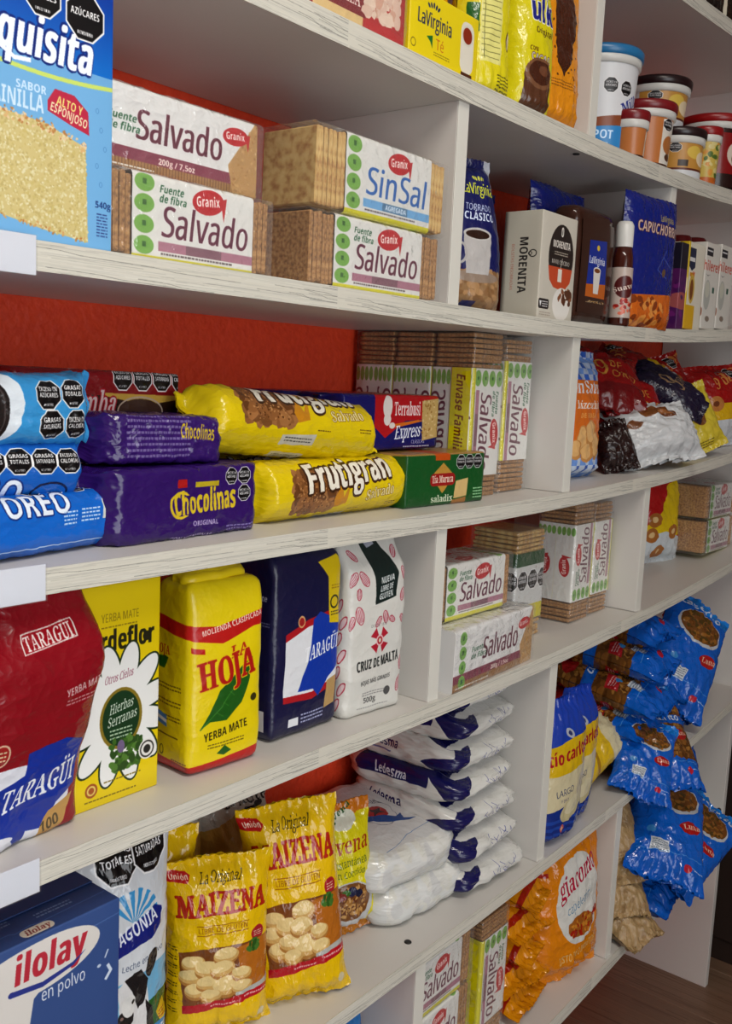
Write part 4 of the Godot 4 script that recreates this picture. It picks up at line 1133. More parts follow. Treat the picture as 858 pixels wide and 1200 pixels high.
	# the upper one is turned so that its letters sit on the crown
	var up := roll_pack("fruit_cookie_roll", "yellow cookie roll lying across the lower yellow roll and purple pack", "cookies", on(3, 0.757, -0.082, 0.066), 2, -4.5, 0.285, 0.031, 0.033, 0.03, fr, {"fin": 0.012, "tr": 0.018, "wr": 0.0025, "lump": 0.012, "lf": 420.0, "seed": 25}, "yellow cookie rolls")
	up.get_child(0).transform = Transform3D(Basis(Vector3.RIGHT, -0.75), Vector3(0, 0.031, 0)) * xf(0, -0.031, 0)
	roll_pack("fruit_cookie_roll", "yellow cookie roll at the back below the orange wall", "cookies", on(3, 0.70, -0.165, 0.062), 0, 0, 0.2, 0.031, 0.033, 0.03, fr, {"fin": 0.01, "tr": 0.016, "wr": 0.0025, "seed": 27}, "yellow cookie rolls")
	roll_pack("fruit_cookie_roll", "yellow cookie roll at the back under another, mostly hidden", "cookies", on(3, 0.74, -0.163, 0.0), 0, 0, 0.2, 0.030, 0.033, 0.03, fr, {"fin": 0.01, "tr": 0.016, "wr": 0.0025, "seed": 28}, "yellow cookie rolls")
	# --- red and blue cracker packs
	b = board(400, 280, Color(0.06, 0.07, 0.36))
	b.p([126, 0, 400, 0, 400, 130, 250, 136, 170, 180, 126, 150], Color(0.66, 0.07, 0.10))
	b.e(176, 100, 18, 30, Color(0.85, 0.82, 0.8)); b.e(176, 132, 14, 16, Color(0.85, 0.82, 0.8)); b.e(196, 148, 12, 8, Color(0.85, 0.82, 0.8))
	b.t("Terrabusi", 202, 122, 48, Color(0.93, 0.88, 0.88), {"f": "f", "fit": 108, "sx": 0.7})
	b.p([206, 144, 300, 134, 330, 136, 210, 154], Color(0.8, 0.4, 0.1))
	b.t("Express", 206, 184, 48, Color(0.88, 0.9, 0.95), {"f": "f", "sh": 0.25, "fit": 106, "rot": -0.06})
	b.t("CLÁSICAS", 276, 196, 13, Color(0.8, 0.8, 0.9)); b.mic(244, 202, 110, 1, 8, Color(0.8, 0.82, 0.9))
	b.p([316, 84, 392, 76, 396, 180, 322, 190], Color(0.74, 0.62, 0.38)); b.sp(318, 80, 76, 104, 60, 2, 5, [Color(0.6, 0.45, 0.22), Color(0.82, 0.72, 0.5)])
	var terr := printed(b.tex(), 0.25, 0.4)
	roll_pack("soda_cracker_pack", "red and blue cracker pack lying on the green pack", "crackers", on(3, 0.945, -0.112, 0.0665), 0, 0, 0.2, 0.033, 0.034, 0.005, terr, {"fin": 0.003, "tr": 0.004, "wr": 0.0008, "seed": 30}, "red and blue cracker packs")
	roll_pack("soda_cracker_pack", "red and blue cracker pack behind the yellow rolls", "crackers", on(3, 0.925, -0.185, 0.0665), 0, 0, 0.2, 0.033, 0.034, 0.005, terr, {"fin": 0.003, "tr": 0.004, "wr": 0.0008, "seed": 32}, "red and blue cracker packs")
	roll_pack("soda_cracker_pack", "red and blue cracker pack lowest at the back, mostly hidden", "crackers", on(3, 0.95, -0.190, 0.0), 0, 0, 0.2, 0.033, 0.034, 0.005, terr, {"fin": 0.003, "tr": 0.004, "wr": 0.0008, "seed": 32}, "red and blue cracker packs")
	# --- green cracker pack
	var W := 0.165 * K
	b = board(W, 280, Color(0.04, 0.30, 0.11))
	b.r(0, 0, W, 76, Color(0.66, 0.50, 0.26))
	for i in 50: b.r(i * 6.6, 0, 2.4, 76, Color(0.5, 0.36, 0.16))
	b.p([110, 0, 180, 0, 176, 90, 118, 90], Color(0.70, 0.28, 0.05)); b.p([104, 130, 150, 96, 196, 130, 150, 176], Color(0.70, 0.52, 0.2))
	b.rr(100, 124, 100, 32, 12, Color(0.58, 0.08, 0.08)); b.t("Tía Maruca", 150, 148, 26, Color(0.92, 0.88, 0.8), {"f": "f", "al": 1, "fit": 86})
	b.t("saladix", 150, 198, 24, Color(0.88, 0.9, 0.8), {"f": "f", "al": 1})
	for i in 3: b.oct(222 + i * 36, 96, 19, [["GRASAS", "TOTALES"], ["EXCESO EN", "CALORÍAS"], ["EXCESO EN", "SODIO"]][i])
	b.p([204, 146, 256, 140, 252, 188, 198, 192], Color(0.80, 0.68, 0.44)); b.p([190, 196, 250, 190, 248, 206, 190, 210], Color(0.62, 0.42, 0.2)); b.mic(280, 168, 40, 4, 8, Color(0.6, 0.8, 0.6))
	roll_pack("green_cracker_pack", "green cracker pack with an orange ribbon and three black seals", "crackers", on(3, 1.008, -0.074, 0.0), -3, 0, 0.165, 0.032, 0.036, 0.004, printed(b.tex(), 0.3, 0.3), {"fin": 0.002, "tr": 0.002, "wr": 0.0008, "seed": 35})
	# --- family pack of tall crackers, three deep, and a single one
	var t := thing("family_cracker_pack", "tall triple family pack of bran crackers with a yellow strip", "crackers", on(3, 1.118, -0.152), 0, "packs of crackers")
	var H := 0.076; var L := 0.214
	for i in 3:
		var s := Node3D.new(); s.name = "stack"; t.add_child(s, true)
		s.transform = Transform3D(Basis(Vector3.BACK, -PI / 2), Vector3(-H / 2, L / 2, 0.064 - i * 0.0645))
		cracker_stack(s, L, H, 0.063, bran)
		part(s, "label", tube(0.14, H / 2 + 0.0006, 0.0315 + 0.0006, 0.004, {"nx": 4}), lab.tall, xf(0.008, -0.0006, 0))
	part(t, "wrapper_strip", slab(-H / 2 - 0.0024, -H / 2 - 0.0016, 0.03, 0.17, 0.048, 0.095, 0.0002), lab.yellow)
	t.get_child(t.get_child_count() - 1).mesh = flank(0.030, 0.14)
	t.get_child(t.get_child_count() - 1).transform = xf(-H / 2 - 0.0018, 0.029, 0.080)
	part(t, "film", boxy(H + 0.004, L + 0.002, 0.198, {"wr": 0.001, "r": 0.004, "er": 0.003}), clear_film(0.04, 0.12, 0.8))
	cracker_pack("tall standing pack of bran crackers right of the family pack", on(3, 1.205, -0.095), 0, 0.21, 0.072, 0.07, lab.tall, 0.03, 0.165, bran, -1)
	snacks()

func flank(w: float, h: float) -> ArrayMesh:          # a strip of film print on a left flank, lettered downwards
	var st := begin()
	var P := PackedVector3Array([Vector3(0, h, -w / 2), Vector3(0, h, w / 2), Vector3(0, 0, -w / 2), Vector3(0, 0, w / 2)])
	var U := PackedVector2Array([Vector2(0, 0.22), Vector2(0, 0.0), Vector2(1, 0.22), Vector2(1, 0.0)])
	quads(st, 1, 1, P, U)
	st.generate_normals()
	return st.commit()

func snacks():
	# orange biscuit bag with blue checks
	var b := board(280, 390, Color(0.80, 0.40, 0.12))
	for i in 12:
		for j in 4: b.r(i * 24, 300 + j * 24, 24, 24, [Color(0.18, 0.36, 0.72), Color(0.72, 0.78, 0.86), Color(0.4, 0.55, 0.8)][(i % 2) + (j % 2)])
	for i in 12:
		for j in 5: b.r(i * 24, j * 18, 24, 18, [Color(0.18, 0.36, 0.72), Color(0.66, 0.72, 0.82), Color(0.4, 0.55, 0.8)][(i % 2) + (j % 2)])
	b.t("Don Satur", 40, 130, 54, Color(0.85, 0.85, 0.86), {"f": "f", "fit": 210}); b.t("bizcochitos", 90, 176, 32, Color(0.9, 0.88, 0.84), {"f": "f", "fit": 170})
	b.t("DE GRASA", 110, 204, 20, Color(0.85, 0.6, 0.3), {"f": "b"})
	for q in [[120, 270, 30, 44], [170, 250, 34, 40], [206, 290, 30, 44], [150, 310, 36, 30], [90, 300, 26, 30]]:
		b.e(q[0], q[1], q[2], q[3], Color(0.74, 0.52, 0.28)); b.e(q[0] - 3, q[1] - 4, q[2] * 0.8, q[3] * 0.8, Color(0.84, 0.66, 0.42))
	sack("biscuit_bag", "orange biscuit bag with blue and white checks beside the divider", "bag", on(3, 1.415, -0.085), -4, 0.16, 0.2, 0.07, printed(b.tex(), 0.25, 0.7), {"flat": 0.8, "wr": 0.005, "seed": 50, "fb": 0.004}, -3)
	# red and white biscuit bags in a heap
	b = board(340, 300, Color(0.58, 0.05, 0.06))
	b.t("9", 150, 190, 104, Color(0.78, 0.55, 0.22), {"f": "e"}); b.t("DE", 212, 136, 44, Color(0.78, 0.55, 0.22), {}); b.t("ORO", 214, 184, 44, Color(0.78, 0.55, 0.22), {})
	b.p([0, 240, 340, 200, 340, 300, 0, 300], Color(0.42, 0.05, 0.07))
	var red := printed(b.tex(), 0.22, 0.7)
	lying("biscuit_bag", "red biscuit bag with thin golden lettering leaning behind the white bag", "bag", on(3, 1.655, -0.105, 0.092), Vector3(-36, -34, 4), 0.18, 0.16, 0.07, red, {"wr": 0.007, "seed": 52})
	lying("biscuit_bag", "plain red bag at the back just under the shelf above", "bag", on(3, 1.60, -0.142, 0.150), Vector3(-50, -35, -10), 0.2, 0.16, 0.06, red, {"wr": 0.008, "seed": 53})
	b = board(300, 260, Color(0.76, 0.77, 0.78))
	b.e(110, 70, 34, 24, Color(0.45, 0.26, 0.12)); b.e(170, 84, 46, 20, Color(0.38, 0.2, 0.09), 0.3); b.e(48, 110, 24, 20, Color(0.42, 0.24, 0.12)); b.e(170, 84, 30, 10, Color(0.55, 0.34, 0.18), 0.3)
	lying("biscuit_bag", "crumpled white bag with brown biscuit print lying at the front", "bag", on(3, 1.645, -0.040, 0.059), Vector3(-34, -34, 10), 0.175, 0.115, 0.08, printed(b.tex(), 0.25, 0.9), {"wr": 0.010, "seed": 54})
	lying("biscuit_bag", "small dark brown bag between the orange bag and the white bag", "bag", on(3, 1.540, -0.062, 0.045), Vector3(-24, -45, 14), 0.07, 0.09, 0.04, printed(board(40, 40, Color(0.13, 0.07, 0.065)).tex(), 0.18, 1.0), {"wr": 0.007, "seed": 55})
	b = board(260, 260, Color(0.10, 0.08, 0.17))
	b.t("9", 80, 170, 120, Color(0.5, 0.4, 0.3), {"f": "e"}); b.t("ORO", 130, 160, 40, Color(0.5, 0.4, 0.3))
	lying("biscuit_bag", "dark navy biscuit bag lying slantwise in the heap", "bag", on(3, 1.752, -0.066, 0.128), Vector3(-44, -30, 48), 0.085, 0.16, 0.05, printed(b.tex(), 0.2, 0.8), {"wr": 0.006, "seed": 56})
	b = board(260, 300, Color(0.58, 0.06, 0.06))
	b.r(0, 150, 260, 60, Color(0.78, 0.62, 0.08)); b.r(0, 210, 260, 90, Color(0.74, 0.76, 0.78)); b.e(60, 150, 30, 28, Color(0.66, 0.42, 0.2)); b.e(60, 150, 12, 10, Color(0.4, 0.2, 0.1)); b.e(150, 220, 30, 28, Color(0.6, 0.38, 0.18)); b.e(150, 220, 12, 10, Color(0.82, 0.7, 0.5)); b.e(210, 260, 24, 24, Color(0.6, 0.38, 0.18))
	b.t("9 de Oro", 70, 100, 56, Color(0.78, 0.5, 0.25), {"f": "f", "rot": -0.3, "sh": 0.2}); b.oct(190, 40, 24)
	var ry := printed(b.tex(), 0.2, 0.8)
	lying("ring_biscuit_bag", "red and yellow bag with a black seal on top of the heap", "bag", on(3, 1.785, -0.135, 0.153), Vector3(-58, -20, 40), 0.12, 0.18, 0.055, ry, {"wr": 0.007, "seed": 57})
	lying("ring_biscuit_bag", "red, yellow and white ring biscuit bag at the right edge", "bag", on(3, 2.015, -0.062, 0.082), Vector3(-14, -20, 5), 0.165, 0.165, 0.07, ry, {"wr": 0.006, "seed": 58})
	lying("ring_biscuit_bag", "red and yellow bag wedged behind the yellow biscuit bag", "bag", on(3, 1.895, -0.115, 0.105), Vector3(-20, -30, 18), 0.11, 0.17, 0.05, ry, {"wr": 0.007, "seed": 59})
	b = board(220, 240, Color(0.78, 0.70, 0.20))
	b.e(90, 90, 40, 60, Color(0.45, 0.26, 0.1), -0.5); b.e(100, 90, 26, 40, Color(0.58, 0.36, 0.15), -0.5); b.mic(30, 200, 120, 3, 9, Color(0.4, 0.33, 0.1))
	lying("biscuit_bag", "small yellow biscuit bag standing right of the white bag", "bag", on(3, 1.835, -0.040, 0.070), Vector3(-15, -35, 22), 0.10, 0.13, 0.04, printed(b.tex(), 0.25, 0.8), {"wr": 0.006, "seed": 60})
	lying("biscuit_bag", "silver grey bag between the yellow bag and the ring biscuit bag", "bag", on(3, 1.905, -0.07, 0.063), Vector3(-10, -40, 28), 0.07, 0.12, 0.035, printed(board(30, 30, Color(0.55, 0.55, 0.55)).tex(), 0.15, 1.0), {"wr": 0.007, "seed": 61})

func yerba(called: String, label: String, at: Vector3, turn: float, w: float, h: float, d: float, print_: Material, cap_c: Color, o := {}) -> Node3D:
	var t := thing(called, label, "yerba mate", at, turn, "")
	var slope: float = o.get("slope", 0.0); var tall: float = o.get("tall", 0.03)
	o["f"] = func(p: Vector3) -> Vector3:               # the top is drawn in to a folded gable
		var k := smoothstep(h - tall, h, p.y)
		p.z = lerpf(p.z, p.z * 0.45 + o.get("back", 0.0), k * slope)
		p.x += o.get("flare", 0.0) * smoothstep(0.25 * h, 0.75 * h, p.y) * smoothstep(0.0, w * 0.5, p.x) * (1.0 - smoothstep(0.8 * h, h, p.y)); p.z += o.get("lean", 0.0) * smoothstep(0.1 * h, 0.8 * h, p.y)
		p.x *= 1.0 - 0.03 * k * slope + o.get("belly", 0.0) * sin(PI * clampf(p.y / h, 0, 1))
		return p
	part(t, "pack", boxy(w, h, d, o), [print_, surf(cap_c, 0.4)])
	return t

func row_3():
	# --- dark red bag, cut by the left edge
	var w := 0.125; var h := 0.209; var d := 0.075
	var b := board((w + 2 * d) * K, h * K, Color(0.52, 0.05, 0.10))
	var x0 := d * K
	b.p([x0 + 112, 62, x0 + 200, 54, x0 + 200, 84, x0 + 112, 94], Color(0.85, 0.8, 0.78)); b.p([x0 + 114, 64, x0 + 198, 56, x0 + 198, 82, x0 + 114, 92], Color(0.56, 0.05, 0.10))
	b.t("TARAGÜI", x0 + 117, 90, 32, Color(0.90, 0.86, 0.84), {"f": "f", "fit": 80, "rot": -0.1})
	b.t("YERBA MATE", x0 + 180, 176, 17, Color(0.82, 0.7, 0.7), {"f": "b", "fit": 64, "rot": -0.12}); b.mic(x0 + 184, 182, 56, 2, 6, Color(0.75, 0.5, 0.52))
	b.e(x0 + 76, 246, 20, 20, Color(0.85, 0.72, 0.6)); b.e(x0 + 76, 246, 17, 17, Color(0.6, 0.12, 0.12)); b.mic(x0 + 64, 238, 24, 3, 7, Color(0.85, 0.75, 0.6))
	b.e(x0 + 96, 356, 120, 84, Color(0.85, 0.86, 0.9)); 
	b.p([x0 + 130, 256, x0 + 196, 248, x0 + 230, 262, x0 + 226, 340, x0 + 190, 362, x0 + 176, 400, x0 + 140, 396, x0 + 128, 424, x0 + 104, 400, x0 - 40, 400, x0 - 40, 372, x0 + 60, 366, x0 + 70, 310, x0 + 122, 292], Color(0.06, 0.18, 0.58))
	b.e(x0 + 60, 398, 50, 10, Color(0.86, 0.87, 0.9))
	b.t("TARAGÜI", x0 + 90, 352, 54, Color(0.92, 0.93, 0.96), {"f": "f", "fit": 134, "rot": -0.18, "sh": 0.2})
	b.p([x0 + 178, 372, x0 + 226, 356, x0 + 210, 420, x0 + 160, 432], Color(0.72, 0.55, 0.3)); b.t("100", x0 + 174, 412, 30, Color(0.3, 0.25, 0.15), {"f": "b", "rot": -0.25, "fit": 34})
	b.mic(x0 + 80, 418, 0, 1, 8, Color(0.8, 0.6, 0.6)); b.t("PESO NETO 500g", x0 + 52, 444, 17, Color(0.85, 0.75, 0.75), {"f": "b", "fit": 96, "rot": -0.1}); b.mic(x0 + 60, 424, 80, 1, 7, Color(0.75, 0.5, 0.52))
	yerba("yerba_bag", "dark red yerba mate bag with a blue map at the left edge", on(4, 0.412, -0.070), 3, w, h, d, printed(b.tex(), 0.25, 0.7), Color(0.5, 0.05, 0.1), {"r": 0.012, "er": 0.008, "puff": 0.010, "wr": 0.004, "wf": 22.0, "n": 12, "nv": 20, "slope": 0.9, "tall": 0.06, "back": 0.004, "belly": 0.01, "seed": 2, "flare": 0.012, "lean": 0.018})
	# --- yellow carton with a white daisy
	w = 0.09; h = 0.197; d = 0.06
	b = board((w + 2 * d) * K, h * K, Color(0.86, 0.76, 0.02))
	x0 = d * K
	b.t("YERBA MATE", x0 + 52, 66, 20, Color(0.5, 0.42, 0.05), {"fit": 80}); b.mic(x0 + 52, 74, 76, 1, 6, Color(0.55, 0.46, 0.05))
	b.t("Verdeflor", x0 + 8, 118, 50, Color(0.12, 0.12, 0.05), {"f": "b", "fit": 158, "bd": 1.5})
	b.e(x0 + 150, 104, 9, 9, Color(0.12, 0.12, 0.05))
	for ps in [[1.13, Color(0.08, 0.16, 0.08)], [1.0, Color(0.88, 0.89, 0.88)]]:
		for i in 12:
			var a := TAU * i / 12 + 0.26
			b.e(x0 + 92 + cos(a) * 72, 236 + sin(a) * 84, 46 * (1 + (ps[0] - 1) * 0.6), 20.0 * (1 + (ps[0] - 1) * 1.4), ps[1], atan2(sin(a) * 78, cos(a) * 68))
	b.e(x0 + 92, 236, 62, 70, Color(0.88, 0.89, 0.88))
	b.e(x0 + 96, 244, 46, 56, Color(0.50, 0.42, 0.12)); b.e(x0 + 96, 244, 40, 50, Color(0.07, 0.20, 0.10))
	b.t("Otros Cielos", x0 + 90, 174, 20, Color(0.5, 0.2, 0.3), {"f": "e", "sh": 0.3, "al": 1, "fit": 62, "rot": -0.12})
	b.t("Hierbas", x0 + 96, 230, 24, Color(0.86, 0.9, 0.84), {"f": "e", "sh": 0.3, "al": 1, "fit": 52, "rot": -0.15}); b.t("Serranas", x0 + 98, 252, 24, Color(0.86, 0.9, 0.84), {"f": "e", "sh": 0.3, "al": 1, "fit": 64, "rot": -0.15})
	b.mic(x0 + 72, 262, 48, 3, 7, Color(0.6, 0.7, 0.58))
	b.sp(x0 + 76, 284, 64, 54, 70, 5, 10, [Color(0.22, 0.38, 0.12), Color(0.30, 0.46, 0.18), Color(0.16, 0.28, 0.1)]); b.e(x0 + 96, 296, 8, 12, Color(0.42, 0.36, 0.5))
	b.e(x0 + 154, 316, 19, 19, Color(0.86, 0.86, 0.84)); b.ring(x0 + 154, 316, 16, 16, 3, Color(0.15, 0.15, 0.14)); b.e(x0 + 154, 316, 8, 8, Color(0.15, 0.15, 0.14))
	b.e(x0 + 34, 360, 13, 13, Color(0.6, 0.3, 0.1)); b.ring(x0 + 34, 360, 9, 9, 3, Color(0.85, 0.75, 0.4)); b.mic(x0 + 20, 378, 110, 1, 6, Color(0.45, 0.38, 0.05)); b.mic(x0 + 60, 352, 80, 1, 6, Color(0.45, 0.38, 0.05))
	carton("yerba_carton", "yellow carton printed with a big white daisy", "yerba mate", on(4, 0.523, -0.077), 0, w, h, d, printed(b.tex(), 0.3), Color(0.8, 0.7, 0.05))
	# --- yellow pack with a green leaf
	w = 0.088; h = 0.186; d = 0.06
	b = board((w + 2 * d) * K, h * K, Color(0.86, 0.77, 0.02))
	x0 = d * K
	b.p([0, 92, x0 - 6, 104, x0 + 70, 118, x0 + 176, 88, x0 + 176, 64, x0 + 60, 84, 0, 66], Color(0.70, 0.08, 0.07)); b.p([x0, 118, x0 + 30, 124, x0 + 30, 134, x0, 128], Color(0.70, 0.08, 0.07)); b.r(x0 + 130, 86, 46, 10, Color(0.70, 0.08, 0.07))
	b.t("MOLIENDA CLASIFICADA", x0 + 26, 100, 15, Color(0.92, 0.85, 0.8), {"f": "b", "rot": -0.16, "fit": 146})
	b.p([x0 + 22, 280, x0 + 44, 252, x0 + 66, 210, x0 + 118, 172, x0 + 146, 158, x0 + 140, 200, x0 + 122, 244, x0 + 84, 272, x0 + 46, 268], Color(0.10, 0.33, 0.08)); b.ln([x0 + 24, 280, x0 + 70, 244, x0 + 138, 168], 2, Color(0.2, 0.46, 0.14))
	for i in 5: b.ln([x0 + 60 + i * 15, 252 - i * 18, x0 + 74 + i * 14, 262 - i * 18], 1.3, Color(0.2, 0.46, 0.14))
	b.t("LA", x0 + 92, 152, 34, Color(0.66, 0.09, 0.05), {"f": "f", "fit": 44, "rot": -0.1, "ol": 1.5, "oc": Color(0.85, 0.7, 0.05)})
	b.t("HOJA", x0 + 20, 206, 76, Color(0.66, 0.09, 0.05), {"f": "f", "fit": 136, "rot": -0.13, "ol": 2.2, "oc": Color(0.85, 0.7, 0.05), "bd": 2.5})
	b.t("YERBA MATE", x0 + 34, 306, 23, Color(0.12, 0.10, 0.02), {"f": "b", "fit": 104, "rot": -0.1}); b.mic(x0 + 44, 314, 86, 2, 6, Color(0.4, 0.34, 0.05))
	b.e(x0 + 152, 240, 8, 8, Color(0.2, 0.18, 0.05)); b.p([x0 + 66, 336, x0 + 84, 322, x0 + 102, 336, x0 + 84, 342], Color(0.1, 0.33, 0.08))
	b.p([0, 346, x0, 352, x0 + 60, 350, x0 + 300, 330, x0 + 300, 372, 0, 372], Color(0.70, 0.08, 0.07))
	b.t("HOJA", 14, 142, 24, Color(0.66, 0.09, 0.05), {"f": "f", "fit": 50}); b.p([18, 150, 50, 146, 60, 148, 44, 172, 22, 170], Color(0.10, 0.33, 0.08))
	for i in 3: b.mic(12, 200 + i * 30, 86, 2, 7, Color(0.45, 0.36, 0.05))
	b.p([14, 254, 56, 262, 56, 286, 14, 280], Color(0.3, 0.5, 0.75)); b.p([14, 263, 56, 271, 56, 278, 14, 271], Color(0.88, 0.88, 0.86)); b.r(14, 300, 76, 3, Color(0.45, 0.36, 0.05)); b.ring(36, 334, 7, 10, 2, Color(0.2, 0.18, 0.05)); b.mic(66, 346, 46, 2, 6, Color(0.5, 0.2, 0.05))
	var ho := yerba("yerba_pack", "yellow paper pack with red lettering and a green leaf", on(4, 0.641, -0.062), -5, w, h, d, printed(b.tex(), 0.3, 0.3), Color(0.82, 0.73, 0.04), {"r": 0.007, "er": 0.010, "puff": 0.004, "wr": 0.0016, "wf": 26.0, "n": 10, "nv": 18, "seed": 4, "slope": 0.25, "tall": 0.03})
	part(ho, "folded_top", boxy(w * 0.86, 0.016, d * 0.62, {"r": 0.012, "er": 0.006, "wr": 0.003, "dome": 0.004}), surf(Color(0.84, 0.74, 0.05), 0.35), xf(-0.002, h - 0.006, -0.002, 10, 4, 2))
	# --- navy pack with a map
	w = 0.104; h = 0.198; d = 0.065
	b = board((w + 2 * d) * K, h * K, Color(0.055, 0.06, 0.22))
	x0 = d * K
	b.t("mate", x0 - 60, 96, 16, Color(0.75, 0.75, 0.82), {"f": "b"}); b.mic(x0 - 90, 140, 80, 2, 6, Color(0.4, 0.4, 0.55)); b.r(x0 - 60, 330, 40, 44, Color(0.8, 0.8, 0.8))
	b.p([x0 + 34, 168, x0 + 100, 144, x0 + 208, 128, x0 + 208, 300, x0 + 120, 322, x0 + 34, 316], Color(0.65, 0.08, 0.12)); b.p([x0 + 34, 184, x0 + 100, 160, x0 + 208, 146, x0 + 208, 284, x0 + 120, 306, x0 + 34, 302], Color(0.85, 0.86, 0.88))
	b.p([x0 + 116, 146, x0 + 138, 132, x0 + 176, 150, x0 + 208, 142, x0 + 204, 262, x0 + 170, 286, x0 + 140, 320, x0 + 122, 300, x0 + 76, 298, x0 + 88, 268, x0 + 104, 238, x0 + 110, 200], Color(0.05, 0.20, 0.62))
	b.t("TARAGÜI", x0 + 92, 238, 44, Color(0.92, 0.93, 0.96), {"f": "f", "fit": 112, "rot": -0.16, "sh": 0.2, "sx": 0.8})
	b.p([x0 + 132, 26, x0 + 196, 14, x0 + 208, 30, x0 + 208, 168, x0 + 168, 162, x0 + 160, 60], Color(0.83, 0.72, 0.05)); b.ring(x0 + 184, 118, 15, 15, 4, Color(0.12, 0.13, 0.1)); b.mic(x0 + 172, 80, 30, 2, 6, Color(0.6, 0.45, 0.05)); b.mic(x0 + 172, 138, 30, 2, 6, Color(0.12, 0.13, 0.1))
	b.e(x0 + 80, 146, 11, 13, Color(0.8, 0.6, 0.4)); b.e(x0 + 80, 146, 8, 9, Color(0.6, 0.12, 0.12))
	b.p([x0 + 168, 292, x0 + 200, 284, x0 + 196, 346, x0 + 162, 354], Color(0.68, 0.55, 0.35)); b.r(x0 + 52, 354, 30, 18, Color(0.85, 0.86, 0.88)); b.mic(x0 + 90, 350, 70, 3, 8, Color(0.6, 0.62, 0.75))
	yerba("yerba_pack", "navy blue yerba mate pack with a blue map and yellow corner", on(4, 0.764, -0.074), -1, w, h, d, printed(b.tex(), 0.3, 0.3), Color(0.055, 0.06, 0.22), {"r": 0.006, "er": 0.010, "puff": 0.003, "wr": 0.0012, "wf": 26.0, "n": 10, "nv": 16, "seed": 7, "slope": 0.3, "tall": 0.02})
	# --- white pack with red leaves
	w = 0.096; h = 0.205; d = 0.062
	b = board((w + 2 * d) * K, h * K, Color(0.80, 0.80, 0.78))
	x0 = d * K
	var crim := Color(0.62, 0.10, 0.2)
	for q in [[0.16, 0.1, 16, 0.8], [0.08, 0.22, 20, 2.2], [0.24, 0.22, 20, 1.0], [0.16, 0.30, 14, 1.6], [0.84, 0.10, 16, 2.2], [0.93, 0.22, 18, 1.2], [0.90, 0.34, 16, 1.9], [0.18, 0.42, 22, 1.3], [0.06, 0.46, 18, 2.0], [0.48, 0.47, 15, 2.2], [0.60, 0.45, 17, 1.2], [0.72, 0.47, 13, 0.6], [0.92, 0.48, 14, 0.9], [0.94, 0.74, 18, 1.7], [0.92, 0.86, 20, 1.9]]:
		var cx: float = x0 + q[0] * w * K; var cy: float = q[1] * h * K
		b.e(cx, cy, q[2], q[2] * 0.5, crim, q[3]); b.e(cx, cy, q[2] - 2, q[2] * 0.5 - 2, Color(0.82, 0.76, 0.76), q[3])
		for k in 4: b.ln([cx - cos(q[3]) * q[2] * 0.7 + sin(q[3]) * (k - 1.5) * 4, cy - sin(q[3]) * q[2] * 0.7 - cos(q[3]) * (k - 1.5) * 4, cx + cos(q[3]) * q[2] * 0.7 + sin(q[3]) * (k - 1.5) * 3, cy + sin(q[3]) * q[2] * 0.7 - cos(q[3]) * (k - 1.5) * 3], 1.2, crim)
	for i in 7: b.e(x0 - 24 + (i % 2) * 10, 150 + i * 38, 18, 7, crim, -1.2); b.e(x0 - 24 + (i % 2) * 10, 150 + i * 38, 15, 5, Color(0.82, 0.72, 0.73), -1.2)
	b.p([x0 + 60, 0, x0 + 116, 0, x0 + 158, 84, x0 + 150, 140, x0 + 80, 152, x0 + 76, 80], Color(0.05, 0.12, 0.11)); b.p([x0 + 70, 0, x0 + 106, 0, x0 + 114, 22, x0 + 84, 28], Color(0.6, 0.62, 0.68))
	b.t("NUEVA", x0 + 94, 106, 20, Color(0.88, 0.9, 0.9), {"f": "b", "fit": 48, "rot": -0.1, "sh": 0.15}); b.t("LIBRE DE", x0 + 92, 124, 18, Color(0.88, 0.9, 0.9), {"f": "b", "fit": 46, "rot": -0.1, "sh": 0.15}); b.t("GLUTEN", x0 + 90, 142, 19, Color(0.88, 0.9, 0.9), {"f": "b", "fit": 48, "rot": -0.1, "sh": 0.15})
	b.t("DESDE 1874", x0 + 96, 204, 10, Color(0.4, 0.4, 0.4), {"al": 1})
	for i in 4:
		var a := i * PI / 2 + PI / 4
		b.p([x0 + 98, 236, x0 + 98 + cos(a - 0.42) * 32, 236 + sin(a - 0.42) * 32, x0 + 98 + cos(a + 0.42) * 32, 236 + sin(a + 0.42) * 32], Color(0.66, 0.10, 0.18))
	b.e(x0 + 98, 236, 13, 13, Color(0.85, 0.7, 0.7)); b.e(x0 + 98, 236, 9, 9, Color(0.66, 0.10, 0.18)); b.e(x0 + 98, 236, 4, 5, Color(0.8, 0.8, 0.7))
	b.t("CRUZ DE MALTA", x0 + 30, 304, 33, Color(0.10, 0.12, 0.12), {"f": "b", "fit": 138, "rot": -0.08, "bd": 1.0})
	b.t("HOJAS MÁS GRANDES", x0 + 46, 336, 14, Color(0.2, 0.2, 0.2), {"f": "b", "fit": 98, "rot": -0.06}); b.mic(x0 + 56, 354, 70, 2, 6, Color(0.5, 0.5, 0.5)); b.t("500g", x0 + 60, 380, 18, Color(0.25, 0.25, 0.25), {"f": "b"}); b.e(x0 + 134, 362, 11, 11, Color(0.3, 0.3, 0.3)); b.mic(x0 + 42, 390, 100, 1, 6, Color(0.55, 0.55, 0.55))
	yerba("yerba_pack", "white yerba mate pack with dark red leaves and a black tag", on(4, 0.871, -0.060), -6, w, h, d, printed(b.tex(), 0.35, 0.4), Color(0.78, 0.78, 0.76), {"r": 0.010, "er": 0.006, "puff": 0.005, "wr": 0.0022, "wf": 24.0, "n": 10, "nv": 20, "seed": 9, "slope": 1.0, "tall": 0.045, "back": -0.006})
